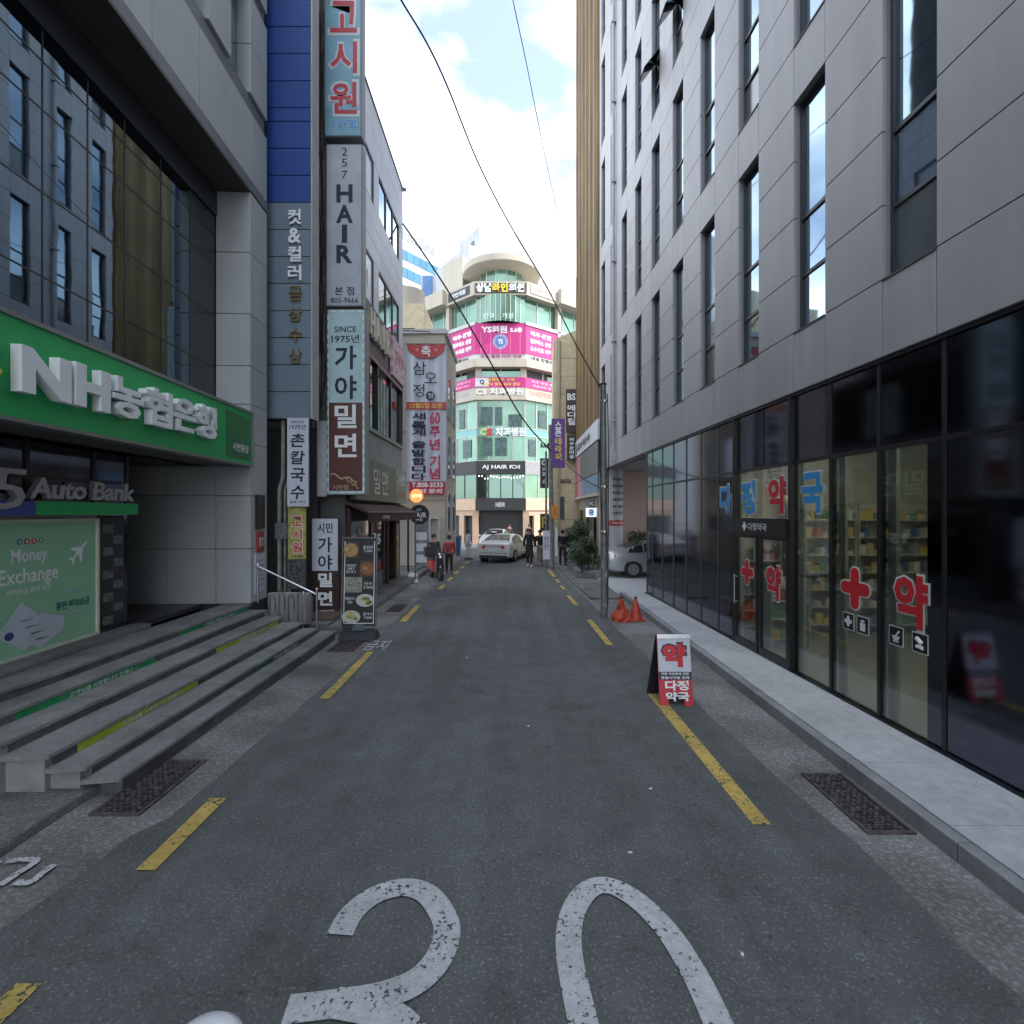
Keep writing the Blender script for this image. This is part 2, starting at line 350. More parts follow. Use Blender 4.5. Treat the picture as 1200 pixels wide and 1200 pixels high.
# gutters lie under the ragged road edge
sheet('gutter', [(2.0, -10), (3.35, -10), (3.35, 14.9), (3.3, 22), (3.3, 32), (1.9, 32), (1.9, 12)], .002, concrete, kind='structure', label='rough concrete gutter strip along the right kerb')
sheet('gutter', [(-2.6, -10), (-2.6, 30), (-3.75, 30), (-3.62, 10), (-3.9, 4.3), (-6, 4.2), (-6, -10)], .002, concrete, kind='structure', label='rough concrete gutter strip below the bank steps')
sheet('asphalt_patch', ragged([(-2.5, 15.5), (-1.2, 15.9), (-1.0, 17), (-2.5, 17.6)]), .009, asphalt_old, road)
sheet('asphalt_patch', [(1.2, -2), (2.4, -2), (2.1, 7.2), (1.7, 7.4)], .0075, asphalt, road)
# raised concrete apron at the near end of the steps
ap = MB(); ap.prism([(-9, -6), (-3.86, -6), (-3.84, 4.2), (-3.8, 4.95), (-4.3, 4.75), (-9, 4.75)], 0, .085)
tag(ap.build('pavement', conc_dark, bevel=.01), kind='structure', label='dirty concrete apron at the near end of the bank steps')
# crossing beyond + right pavement of small blocks
pv = MB(); pv.prism([(2.35, 15.2), (3.35, 15.2), (3.35, 31.8), (2.45, 31.8), (2.1, 25), (2.12, 20)], 0, .05)
pavement = tag(pv.build('pavement', conc_dark, bevel=.01), kind='structure', label='narrow dark pavement along the right side beyond the pole')
m = MB(); m.box(-3.95, -3.62, 10.9, 22.5, 0, .16); tag(m.build('kerb', conc_dark, bevel=.02), kind='structure', label='grey kerb step in front of the noodle shop')
m = MB(); m.box(-9, -3.951, 10.95, 23, -.1, .2); tag(m.build('pavement', conc_dark), kind='structure', label='brown grey floor of the noodle shop entrance')
m = MB(); m.box(3.3, 12, 15.75, 22.6, -.1, .06); tag(m.build('parking_floor', granite), kind='structure', label='pale parking floor under the grey building')
# markings
def dash(pts): 
    return sheet('yellow_dash', pts, .013, yellow_p, road)
dash([(-2.75, 1.9), (-2.6, 1.9), (-2.58, 2.81), (-2.72, 2.81)])
dash([(-2.72, 3.70), (-2.58, 3.70), (-2.58, 4.63), (-2.73, 4.63)])
dash([(-2.67, 7.10), (-2.53, 7.10), (-2.56, 9.5), (-2.69, 9.5)])
dash([(-2.66, 12.1), (-2.50, 12.1), (-2.53, 14.2), (-2.68, 14.2)])
dash([(1.995, 4.24), (2.145, 4.24), (2.10, 7.3), (1.93, 7.3)])
dash([(1.84, 9.95), (1.97, 9.95), (1.92, 12.3), (1.79, 12.3)])
dash([(1.73, 14.2), (1.86, 14.2), (1.80, 15.9), (1.68, 15.9)])
dash([(1.70, 17.1), (1.82, 17.1), (1.78, 18.0), (1.66, 18.0)])
dash([(1.66, 18.8), (1.80, 18.8), (1.76, 19.7), (1.62, 19.7)])
dash([(1.62, 20.5), (1.76, 20.5), (1.72, 22.9), (1.56, 22.9)])
for k in range(5): dash([(-2.5 + .03 * k, 17.2 + 2.1 * k), (-2.36 + .03 * k, 17.2 + 2.1 * k), (-2.34 + .03 * k, 18.2 + 2.1 * k), (-2.48 + .03 * k, 18.2 + 2.1 * k)])
def stroke(pts, w, name, mat, parent, z=.016):
    """flat ribbon following a polyline (Catmull-Rom smoothed)"""
    P = [Vector((x, y)) for x, y in pts]; S = []
    for i in range(len(P) - 1):
        p0 = P[max(i - 1, 0)]; p1 = P[i]; p2 = P[i + 1]; p3 = P[min(i + 2, len(P) - 1)]
        for k in range(6):
            t = k / 6; S.append(.5 * ((2 * p1) + (p2 - p0) * t + (2 * p0 - 5 * p1 + 4 * p2 - p3) * t * t + (3 * p1 - p0 - 3 * p2 + p3) * t ** 3))
    S.append(P[-1]); m = MB(); Lf = []; Rt = []
    for i, p in enumerate(S):
        t = (S[min(i + 1, len(S) - 1)] - S[max(i - 1, 0)]).normalized(); n = Vector((-t.y, t.x)) * w / 2; Lf.append(p + n); Rt.append(p - n)
    for i in range(len(S) - 1): m.face([(*Lf[i], z), (*Lf[i + 1], z), (*Rt[i + 1], z), (*Rt[i], z)])
    return m.build(name, mat, parent)
stroke([G(x, y)[:2] for x, y in ((398, 1098), (413, 1072), (440, 1051), (475, 1042), (503, 1052), (523, 1085), (517, 1120), (492, 1150), (452, 1168), (400, 1178), (335, 1186))] , .165, 'painted_digit', white_p, road)
stroke([(-.95, 2.70), (-.62, 2.62), (-.42, 2.4), (-.38, 2.0), (-.6, 1.5), (-1.2, 1.35)], .17, 'painted_digit', white_p, road, .0195)
stroke([(1.04, 1.2), (1.045, 2.5), (1.0, 3.0), (.9, 3.3), (.76, 3.49), (.62, 3.55), (.49, 3.47), (.38, 3.27), (.335, 3.0), (.36, 2.6), (.42, 1.9), (.5, 1.2)], .155, 'painted_digit', white_p, road)
for q in (((0, 1041), (22, 1026), (42, 1011), (8, 1012)), ((18, 1037), (36, 1037), (50, 1026), (64, 1016)), ((-60, 1050), (-30, 1030), (0, 1012))): stroke([G(x, y)[:2] for x, y in q], .055, 'painted_lettering', white_p, road, .022)
text('금지', (-2.62, 9.95, .014), (1, 0, 0), .42, .75, white_p, road, .002, .01, v=(0, 1, 0), name='painted_lettering')

# granite platform along the pharmacy: slabs are pieces
pl = thing('granite_platform', 'long pale granite platform at the foot of the black glass shopfront', 'platform', (3.8, 9, 0))
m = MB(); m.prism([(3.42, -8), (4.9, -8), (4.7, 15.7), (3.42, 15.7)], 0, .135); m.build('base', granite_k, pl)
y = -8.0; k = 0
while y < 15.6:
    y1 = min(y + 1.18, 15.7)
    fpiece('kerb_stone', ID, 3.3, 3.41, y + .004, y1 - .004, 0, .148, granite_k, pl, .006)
    y = y1; k += 1
y = -8.0
while y < 15.6:
    y1 = min(y + 1.0, 15.7); w = .98
    xr = 4.72 - .03 * y
    m = MB(); mid = 3.42 + (xr - 3.42) * .62
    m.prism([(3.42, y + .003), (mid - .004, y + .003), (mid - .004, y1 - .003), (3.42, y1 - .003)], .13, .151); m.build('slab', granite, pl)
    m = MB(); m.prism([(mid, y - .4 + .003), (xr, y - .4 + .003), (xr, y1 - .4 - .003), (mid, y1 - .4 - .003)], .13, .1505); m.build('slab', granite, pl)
    y = y1
# drain grates
def grate(x0, x1, y0, y1, label, small=False):
    t = thing('drain_grate', label, 'drain grate', ((x0 + x1) / 2, (y0 + y1) / 2, 0), group='drain grates in the gutters')
    ir = M('rusty_iron', (.10, .085, .09), .7, .4, var=.5, scale=12); vo = M('drain_mat', (.022, .02, .022), .9, var=.5, scale=25, bump=.6, bscale=80)
    m = MB(); w = .03
    m.box(x0, x1, y0, y0 + w, 0, .02); m.box(x0, x1, y1 - w, y1, 0, .02); m.box(x0, x0 + w, y0 + w, y1 - w, 0, .02); m.box(x1 - w, x1, y0 + w, y1 - w, 0, .02)
    m.build('frame', ir, t)
    m = MB(); m.box(x0 + w, x1 - w, y0 + w, y1 - w, 0, .006); m.build('pit_cover', vo, t)
    m = MB(); yy = y0 + w; i = 0
    while yy < y1 - w - .02:
        xx = x0 + w + (.02 if i % 2 else 0)
        while xx < x1 - w - .05:
            if random.random() < .86: m.box(xx, xx + random.uniform(.03, .045), yy, yy + .022, .006, .012 + random.uniform(0, .008))
            xx += .052
        yy += .036; i += 1
    m.build('mesh', ir, t, kind='stuff'); return t
grate(-3.62, -3.18, 4.37, 5.34, 'large rusty drain grate at the foot of the bank steps, near end')
grate(2.86, 3.26, 4.12, 5.07, 'large dark drain grate beside the granite kerb of the pharmacy')
grate(-3.45, -2.95, 9.5, 10.9, 'square drain grate in the gutter before the menu stand')
grate(-3.3, -2.9, 13.3, 14.3, 'small drain grate in the gutter beyond the menu stand')

# ------------------------------------------------------------------ right: grey clad building with black glass shopfront
FR = Fr(4.48, 0, -.03, 1)          # d points to the street
rb = thing('grey_clad_building', 'tall grey metal-clad building with slim recessed windows over black glass', 'building', (4.48, 6, 0))
P0, PW, WW, PH = 5.22, 1.772, .73, .86
T = .05
m = MB(FR); m.box(-12, 22.3, -9, -.36, 4.45, 33); m.build('wall', darkwall, rb)
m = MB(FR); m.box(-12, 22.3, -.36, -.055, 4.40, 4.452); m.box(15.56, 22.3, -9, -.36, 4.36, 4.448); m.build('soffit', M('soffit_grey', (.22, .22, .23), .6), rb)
bk = MB(FR)
cols = range(-4, 10)
npan = 0
for c in cols:
    w0 = P0 + PW * c; w1 = w0 + WW; p1 = w0 + PW
    far = w0 > 17.4 or w0 < 1.0
    # base band
    for (a0, a1) in ((w0, w1), (w1, min(p1, 22.3))):
        if a1 - a0 < .05: continue
        fpiece('panel', FR, a0 + .004, a1 - .004, -T, 0, 4.405, 5.30 - .006, grey_clad, rb)
    for k in range(26):
        z0 = 5.30 + PH * k; z1 = z0 + PH
        inwin = (k % 5) != 4
        a0, a1 = w1, min(p1, 22.3)
        if not far and k < 25: fpiece('panel', FR, a0 + .004, a1 - .004, -T, 0, z0 + .005, z1 - .005, grey_clad, rb)
        else: bk.box(a0 + .004, a1 - .004, -T, 0, z0 + .005, z1 - .005)
        if not inwin:
            if not far and k < 25: fpiece('panel', FR, w0 + .004, w1 - .004, -T, 0, z0 + .005, z1 - .005, grey_clad, rb)
            else: bk.box(w0 + .004, w1 - .004, -T, 0, z0 + .005, z1 - .005)
bk.build('panel', grey_clad, rb, kind='stuff')
# jamb linings and backing behind joints
m = MB(FR)
for c in cols:
    w0 = P0 + PW * c; w1 = w0 + WW; p1 = min(w0 + PW, 22.3)
    if p1 > w1: m.box(w1 + .012, p1 - .012, -.359, -T, 4.5, 27.6)
    for r in range(5): m.box(w0 + .0, w1, -.30, -T, 8.75 + 4.3 * r, 9.59 + 4.3 * r)
    m.box(w0, w1, -.30, -T - .002, 4.5, 5.285)
m.build('lining', M('panel_return', (.24, .24, .25), .5), rb)
def rwin(w0, w1, z0, c, r):
    fm = MB(FR); d0, d1 = -.15, -.10; t = .035; z3 = z0 + 3.44
    fm.box(w0, w1, d0, d1, z0, z0 + t); fm.box(w0, w1, d0, d1, z3 - t, z3); fm.box(w0, w0 + t, d0, d1, z0 + t, z3 - t); fm.box(w1 - t, w1, d0, d1, z0 + t, z3 - t)
    for zz in (z0 + .80, z0 + 1.66): fm.box(w0 + t, w1 - t, d0, d1 + .002, zz, zz + .05)
    f = fm.build('window', dk_frame, rb)
    for k, (za, zb) in enumerate(((z0 + t, z0 + .80), (z0 + .85, z0 + 1.66), (z0 + 1.71, z3 - t))):
        mm = MB(FR); q = random.uniform(-.004, .004)
        mm.box(w0 + t, w1 - t, -.14 + q, -.125 + q, za, zb); mm.build('pane', win_gl if (k or (c + r) % 3) else spandrel_gl, f)
    sl = MB(FR); sl.box(w0 - .0, w1, -.15, .012, z0 - .028, z0 - .003); sl.build('sill', grey_edge, f)
for c in cols:
    w0 = P0 + PW * c
    for r in range(5):
        if w0 < -1 : continue
        rwin(w0 + .003, w0 + WW - .003, 5.305 + 4.3 * r, c, r)
def open_sash(c, r):
    w0 = P0 + PW * c + .03; w1 = w0 + WW - .06; z0 = 5.305 + 4.3 * r + .83; z1 = z0 + .80; a = .42
    m = MB(FR); m.hull([(w0, -.12, z1), (w1, -.12, z1), (w1, -.09, z1), (w0, -.09, z1)][::1], [(w0, a - .03, z0 + .12), (w1, a - .03, z0 + .12), (w1, a, z0 + .12), (w0, a, z0 + .12)])
    m.build('open_sash', car_gl, rb, label='dark top-hung sash tilted open')
for c, r in ((4, 2), (5, 1 + 1), (3, 2)): open_sash(c, r)
# drainpipe
m = MB(FR); m.tube([(19.3, .09, 4.9), (19.3, .09, 33)], .06, 8); m.box(19.2, 19.4, 0, .16, 4.5, 4.9)
for z in range(6, 32, 3): m.box(19.2, 19.4, 0, .17, z, z + .06)
m.build('drainpipe', M('pale_pipe', (.38, .38, .40), .5), rb)
# --- shopfront
silver_fr = M('slim_grey_mullion', (.10, .10, .11), .35, .5)
sf = thing('glass_shopfront', 'black framed glass shopfront of the pharmacy below the grey building', 'shopfront', (4.35, 8, .15))
MU = [15.50, 14.94, 14.05, 13.17, 12.28, 11.40, 10.51, 9.72, 8.74, 7.86, 6.97, 6.09, 5.20, 4.32, 3.43, 2.55, 1.66, .78, -.1, -1.9, -3.7, -5.5]
ZT, ZB, ZM = 4.36, .165, 3.35
for i, s in enumerate(MU):
    if i == 8: fpiece('mullion', FR, s - .012, s + .012, -.14, -.058, ZM + .03, ZT, black_fr, sf); continue
    w_ = .014 if i < 7 else .024
    fpiece('mullion', FR, s - w_, s + w_, -.14, -.056 if i not in (7, 9) else 0, ZB, ZT, silver_fr if i < 7 else black_fr, sf)
m = MB(FR); m.box(-8, 15.55, -.141, -.03, ZT, 4.40); m.box(-8, 15.55, -.141, -.018, .15, ZB); m.build('rail', black_fr, sf)
m = MB(FR); m.box(-8, 15.55, -.135, -.057, ZM - .02, ZM + .03); m.build('transom', black_fr, sf)
CLEAR = {(9, 10), (10, 11), (11, 12)}
for i in range(len(MU) - 1):
    s1, s0 = MU[i] - .012, MU[i + 1] + .012
    door = i in (7, 8)
    q = random.uniform(-.003, .003)
    fpiece('pane', FR, s0, s1, -.085 + q, -.073 + q, ZM + .03, ZT, black_gl, sf, 0)
    if door:
        fpiece('pane', FR, s0, s1, -.085, -.073, 2.50, ZM - .02, shop_gl, sf, 0)
    elif i in (9, 10):
        fpiece('pane', FR, s0, s1, -.085, -.073, ZB, ZM - .02, shop_gl, sf, 0)
    elif i == 11:
        fpiece('pane', FR, s0 + .2, s1, -.085, -.073, ZB, ZM - .02, shop_gl, sf, 0)
        fpiece('pane', FR, s0, s0 + .2, -.085, -.073, ZB, ZM - .02, black_gl, sf, 0)
    elif i == 6:
        fpiece('pane', FR, s0, s0 + .2, -.085, -.073, ZB, ZM - .02, shop_gl, sf, 0)
        fpiece('pane', FR, s0 + .2, s1, -.085, -.073, ZB, ZM - .02, black_gl, sf, 0)
    else:
        fpiece('pane', FR, s0, s1, -.085 + q, -.073 + q, ZB, ZM - .02, black_gl, sf, 0)
# door header + leaves
m = MB(FR); m.box(7.89, 9.69, -.12, .03, 2.20, 2.495); hd = m.build('door_header', black_fr, sf, bevel=.006)
uR = -FR.U()
def RT(s, z, st, w, h, mat, par, d=.0, off=.012, **kw): return text(st, FR.p(s, d, z), uR, w, h, mat, par, kw.pop('depth', .004), off, **kw)
RT(8.75, 2.345, '다정약국', .62, .13, white_l, hd, .031)
def plus(fr, s, d, z, r, w, name, mat, par, t=.004):
    m = MB(fr); pts = []
    def arm(x0, x1, z0, z1): m.box(x0, x1, d, d + t, z0, z1)
    # rounded cross as polygon
    for k in range(4):
        an = k * math.pi / 2
        for j in range(7):
            b_ = -math.pi / 2 + math.pi * j / 6
            x = (r - w) + w * math.cos(b_); y = w * math.sin(b_)
            pts.append((x * math.cos(an) - y * math.sin(an), x * math.sin(an) + y * math.cos(an)))
        pts.append((w * math.cos(an) - w * math.sin(an), w * math.sin(an) + w * math.cos(an)))
    m.hull([(s + x, d, z + y) for x, y in pts], [(s + x, d + t, z + y) for x, y in pts]); return m.build(name, mat, par)
plus(FR, 9.2, .032, 2.345, .08, .028, 'emblem', white_l, hd)
for (a0, a1) in ((7.90, 8.78), (8.84, 9.68)):
    m = MB(FR); t = .055
    m.box(a0, a1, -.06, -.01, .17, .29); m.box(a0, a1, -.06, -.01, 2.14, 2.197); m.box(a0, a0 + t, -.06, -.01, .29, 2.14); m.box(a1 - t, a1, -.06, -.01, .29, 2.14)
    dl = m.build('door', black_fr, sf); fpiece('pane', FR, a0 + t, a1 - t, -.04, -.03, .29, 2.14, shop_gl, dl, 0)
    hs = a1 - .1 if a0 > 8 else a0 + .12
m = MB(FR); m.tube([(9.55, .05, .9), (9.55, .05, 1.45)], .014); m.box(9.54, 9.56, -.01, .05, .93, .96); m.box(9.54, 9.56, -.01, .05, 1.39, 1.42); m.build('door_handle', steel, dl)
# letters on the panes with pale outline
outl = M('pale_outline', (.62, .66, .66), .4)
def glass_letter(s, z, st, w, h, mat):
    RT(s, z, st, w, h, outl, sf, -.068, .06, depth=.002, grow=.05)
    RT(s, z, st, w, h, mat, sf, -.063, .045, depth=.003)
glass_letter(10.17, 2.86, '다', .5, .56, blue_t); glass_letter(9.25, 2.86, '정', .52, .60, blue_t)
glass_letter(8.30, 2.87, '약', .54, .60, red_t); glass_letter(7.38, 2.88, '국', .50, .58, blue_t)
plus(FR, 9.22, -.028, 1.52, .25, .085, 'red_cross', outl, sf, .002); plus(FR, 9.22, -.025, 1.52, .23, .07, 'red_cross', red_t, sf, .003)
RT(8.33, 1.45, '약', .46, .56, outl, sf, -.027, .06, depth=.002, grow=.05); RT(8.33, 1.45, '약', .46, .56, red_t, sf, -.023, .045, depth=.003)
plus(FR, 6.50, -.068, 1.63, .285, .095, 'red_cross', outl, sf, .002); plus(FR, 6.50, -.065, 1.63, .265, .078, 'red_cross', red_t, sf, .003)
glass_letter(5.62, 1.62, '약', .46, .58, red_t)
for k, s in enumerate((6.62, 6.36, 5.83, 5.50)):
    m = MB(FR); m.box(s - .105, s + .105, -.07, -.067, 1.08, 1.30); sq = m.build('pictogram', M('pictogram_white', (.6, .63, .62), .5), sf)
    m = MB(FR); m.box(s - .095, s + .095, -.0665, -.0655, 1.09, 1.29); m.build('ground', black_fr, sq)
    z = 1.19
    if k == 0: plus(FR, s, -.065, z, .07, .025, 'symbol', outl, sq, .002)
    if k == 1:
        m = MB(FR); m.box(s - .045, s + .045, -.065, -.063, z - .07, z + .03); m.box(s - .03, s + .03, -.065, -.063, z + .04, z + .065); m.build('symbol', outl, sq)
    if k == 2:
        m = MB(FR); m.hull([(s - .06, -.065, z), (s - .03, -.065, z - .05), (s + .03, -.065, z - .05), (s + .06, -.065, z)], [(s - .06, -.063, z), (s - .03, -.063, z - .05), (s + .03, -.063, z - .05), (s + .06, -.063, z)])
        m.box(s - .04, s + .04, -.065, -.063, z - .07, z - .055); m.tube([(s, -.064, z), (s - .05, -.064, z + .06)], .01, 5); m.build('symbol', outl, sq)
    if k == 3:
        m = MB(FR); m.tube([(s + .04, -.064, z + .05), (s - .03, -.064, z + .0)], .024, 8); m.disc(FR.p(s - .01, -.066, z - .045), uR, UZ, .032, .032, 12, .002) if False else None
        m.tube([(s - .045, -.064, z - .045), (s + .035, -.064, z - .04)], .022, 8); m.build('symbol', outl, sq)
# end glass wall towards the parking, and blocks behind
m = MB(FR); m.box(15.52, 15.56, -9, -.145, .15, 4.36); m.build('side_glass', black_gl, sf)
# --- pharmacy interior
it = thing('pharmacy_room', 'pale lit room behind the pharmacy windows', 'room', (6, 7.6, .15))
m = MB(FR); m.box(5.0, 10.6, -5.0, -.15, .10, .16); m.build('floor', M('lino', (.30, .30, .25), .4), it)
m = MB(FR); m.box(5.0, 10.6, -5.05, -5.0, .16, 4.15); m.box(4.95, 5.0, -5, -.15, .16, 4.15); m.box(10.6, 10.65, -5, -.15, .16, 4.15); m.build('wall', int_wall, it)
m = MB(FR); m.box(5.0, 10.6, -5.0, -.15, 4.15, 4.2); m.build('ceiling', M('ceiling_white', (.6, .6, .55), .8), it)
m = MB(FR)

for a in (5.6, 7.2, 8.8): m.box(a - .35, a + .35, -2.6, -.5, 4.12, 4.147)
m.build('ceiling_light', lamp_e, it)
m = MB(FR); m.box(6.80, 6.93, -.19, -.15, .16, 3.33); m.box(5.93, 6.06, -.19, -.15, .16, 3.33); m.box(7.72, 7.83, -.19, -.15, .16, 3.33); m.box(9.9, 10.05, -.3, -.16, .16, 3.3); m.build('pillar', M('pale_green_pillar', (.42, .5, .42), .6), it)
boxcols = [(.6, .6, .55), (.5, .45, .3), (.1, .16, .4), (.5, .12, .1), (.15, .35, .2), (.65, .5, .15), (.3, .3, .32), (.55, .55, .6)]
bmats = [M('carton_%s' % 'abcdefgh'[i], c, .5) for i, c in enumerate(boxcols)]
for i, mm in enumerate(bmats): mm.name = ['white_carton', 'tan_carton', 'navy_carton', 'red_carton', 'green_carton', 'yellow_carton', 'grey_carton', 'pale_carton'][i]
shelf_m = M('shelf_white', (.55, .55, .5), .5)
def shelf(s0, s1, d, zs, label, hmax=.34, depth=.32, fr=FR):
    t = thing('display_shelf', label, 'shelf', fr.p((s0 + s1) / 2, d, .16)); m = MB(fr)
    zt = zs[-1] + hmax + .05
    m.box(s0, s0 + .02, d - depth, d, .16, zt); m.box(s1 - .02, s1, d - depth, d, .16, zt); m.box(s0 + .02, s1 - .02, d - depth, d - depth + .015, .16, zt); m.build('side_panel', shelf_m, t)
    m = MB(fr)
    for z in zs: m.box(s0 + .02, s1 - .02, d - depth + .015, d, z - .025, z)
    m.build('shelf_board', shelf_m, t)
    mbs = [MB(fr) for _ in bmats]
    for z in zs:
        a = s0 + .04
        while a < s1 - .12:
            w = random.uniform(.05, .16); h = random.uniform(.07, hmax * .8)
            if random.random() < .85: random.choice(mbs).box(a, min(a + w, s1 - .03), d - random.uniform(.12, .25), d - random.uniform(.01, .05), z, z + h)
            a += w + random.uniform(.003, .03)
    for q, b in enumerate(mbs):
        if b.v: b.build('cartons', bmats[q], t, kind='stuff')
FX = Fr(0, 10.45, 1, 0, True)
shelf(4.45, 5.45, .1, [.3, .62, .95, 1.28, 1.62], 'low white shelf of cartons seen through the pharmacy door', fr=FX)
shelf(5.5, 6.9, .2, [.35, .7, 1.05, 1.4, 1.75, 2.1, 2.45], 'tall white shelf of medicines behind the pane beside the door', fr=FX, hmax=.3)
shelf(6.95, 8.6, .2, [.35, .7, 1.05, 1.4, 1.75, 2.1, 2.45], 'tall white shelf of medicines seen through the red cross pane', fr=FX, hmax=.3)
shelf(4.6, 5.3, 1.35, [.35, .7, 1.02], 'waist high rack of cartons just inside the pharmacy door', fr=FX)
ct = thing('shop_counter', 'pale counter inside the pharmacy behind the red cross', 'counter', FR.p(5.8, -1.6, .16)); m = MB(FR); m.box(5.3, 6.7, -1.9, -1.5, .16, 1.0); m.build('body', int_wall, ct); m = MB(FR); m.box(5.25, 6.75, -1.95, -1.45, 1.0, 1.04); m.build('top', shelf_m, ct)
# ------------------------------------------------------------------ left: bank building
FL = Fr(-4.72, 0, -.0465, 1, True)      # d points to the street
uL = FL.U()
trim_dk = M('canopy_metal', (.2, .2, .21), .5)
bb = thing('bank_building', 'grey panelled bank building with a deep beam over tall reflecting curtain glass', 'building', (-6, 6, 0))
m = MB(FL); m.box(-12, 10.9, -9, -2.45, 0, 17.2); m.box(-12, 10.9, -2.449, -.30, 9.05, 17.2); m.box(-12, 8.15, -2.449, -.99, .0, 3.5); m.box(-12, 10.9, -2.449, -.78, 3.5, 9.05)
m.box(10.21, 10.9, -2.449, -.04, .3, 9.05); m.build('wall', darkwall, bb)
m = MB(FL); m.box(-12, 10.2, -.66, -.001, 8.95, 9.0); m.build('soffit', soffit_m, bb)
m = MB(FL); m.box(-12, 10.168, -.665, -.64, 8.45, 8.95); m.build('glass_head', M('dark_head_panel', (.03, .033, .036), .4), bb)
m = MB(FL); m.box(-12, 10.168, -.64, -.12, 4.42, 4.50); m.build('canopy_roof', trim_dk, bb)
m = MB(FL); m.box(-12, 10.94, -.30, 0, 9.001, 9.2); m.box(-12, 10.94, -.30, -.06, 10.56, 10.93); m.box(-12, 10.94, -.3, -.06, 12.9, 13.2); m.build('band', nh_band, bb)
# fascia panels
s = 10.94; jo = [10.94, 10.2, 9.30, 8.38, 7.2, 6.1, 5.0, 3.9, 2.8, 1.7, .6, -.5, -1.6, -2.7, -4, -6]
for s1, s0 in zip(jo, jo[1:]):
    fpiece('panel', FL, s0 + .005, s1 - .005, -.3, 0, 9.206, 10.555, nh_panel, bb, .006)
    for z0 in (13.21, 14.5, 15.8): fpiece('panel', FL, s0 + .005, s1 - .005, -.3, 0, z0, z0 + 1.28, nh_panel, bb, .006)
pi = 10.94
while pi > -3:
    p0 = pi - .76
    for z0, z1 in ((10.94, 11.9), (11.91, 12.89)): fpiece('panel', FL, p0, pi, -.3, 0, z0, z1, nh_panel, bb, .006)
    wm = MB(FL); wm.box(p0 - .76, p0, -.29, -.26, 10.94, 12.89); wm.build('window', win_gl, bb)
    pi -= 1.52
# pillar and recess side wall (facing the camera)
zs = [.78, 1.87, 2.92, 3.97, 4.74, 5.5, 6.53, 7.75, 8.95]
for z0, z1 in zip(zs, zs[1:]):
    fpiece('panel', FL, 10.172, 10.2, -.665, -.03, z0 + .006, z1 - .006, nh_panel, bb)
    fpiece('panel', FL, 10.172, 10.935, -.029, 0, z0 + .006, z1 - .006, nh_panel, bb)
    if z1 < 4:
        for d0, d1 in ((-1.59, -.675), (-2.44, -1.6)): fpiece('panel', FL, 10.172, 10.2, d0, d1, z0 + .006, z1 - .006, nh_panel, bb)
# curtain wall panes
gs = [10.16, 9.30, 8.48, 7.64, 6.94, 6.24, 5.45, 4.68, 3.9, 3.1, 2.3, 1.5, .7, -.1, -.9, -1.7, -2.5, -4, -6]
gz = [4.5, 5.45, 6.47, 7.47, 8.06, 8.45]
for s1, s0 in zip(gs, gs[1:]):
    for z0, z1 in zip(gz, gz[1:]):
        fpiece('pane', FL, s0 + .006, s1 - .006, -.70 + random.uniform(-.001, .001), -.68, z0 + .008, z1 - .008, curtain_gl if s1 < 10 else M('dark_return_glass', (.035, .045, .05), .2, .3), bb, 0)
m = MB(FL)
for s_ in gs: m.box(s_ - .012, s_ + .012, -.76, -.675, 4.5, 8.45)
for z in gz: m.box(-6, 10.17, -.76, -.676, z - .012, z + .012)
m.build('mullions', black_fr, bb)
# small dark notices on the pillar's street face
m = MB(FL); m.box(10.38, 10.72, .0, .05, 2.25, 2.95); nb = m.build('notice_box', black_fr, bb)
m = MB(FL); m.box(10.42, 10.7, .0, .04, 1.78, 2.2); nb = m.build('notice_box', M('dull_red', (.28, .03, .03), .5), bb, label='small red notice box')
text('빨강', FL.p(10.56, .042, 1.99), uL, .2, .2, white_l, nb, .003)
m = MB(FL); m.box(10.36, 10.8, .0, .015, .95, 1.75); nb = m.build('notice', white_bd, bb)
for k in range(6): text('안내 문의', FL.p(10.58, .016, 1.6 - .1 * k), uL, .34, .04, navy_t, nb, .002)
# entrance below: poster wall, glazing, step ledge
m = MB(FL); m.box(-4, 8.12, -.985, -.965, .79, 3.5)
m.build('ground_floor_glazing', black_gl, bb)
m = MB(FL)
for s_ in (8.1, 7.42, 6.35, 5.28, 4.2, 3.1): m.box(s_ - .025, s_ + .025, -.96, -.94, 2.62, 3.5)
m.box(-4, 8.12, -.962, -.935, 3.02, 3.07); m.box(-4, 8.12, -.985, -.93, .78, .86); m.build('mullions', black_fr, bb)
led = thing('entrance_ledge', 'low stone ledge under the money exchange poster', 'ledge', (-5.5, 6, .78)); m = MB(FL); m.box(-2, 8.15, -.93, -.62, .78, .84); m.build('slab', stone_st, led, bevel=.008)
m = MB(FL); m.box(5, 10.17, -2.44, -.95, .70, .785); m.build('floor', M('dark_floor_tile', (.06, .062, .066), .35), bb)
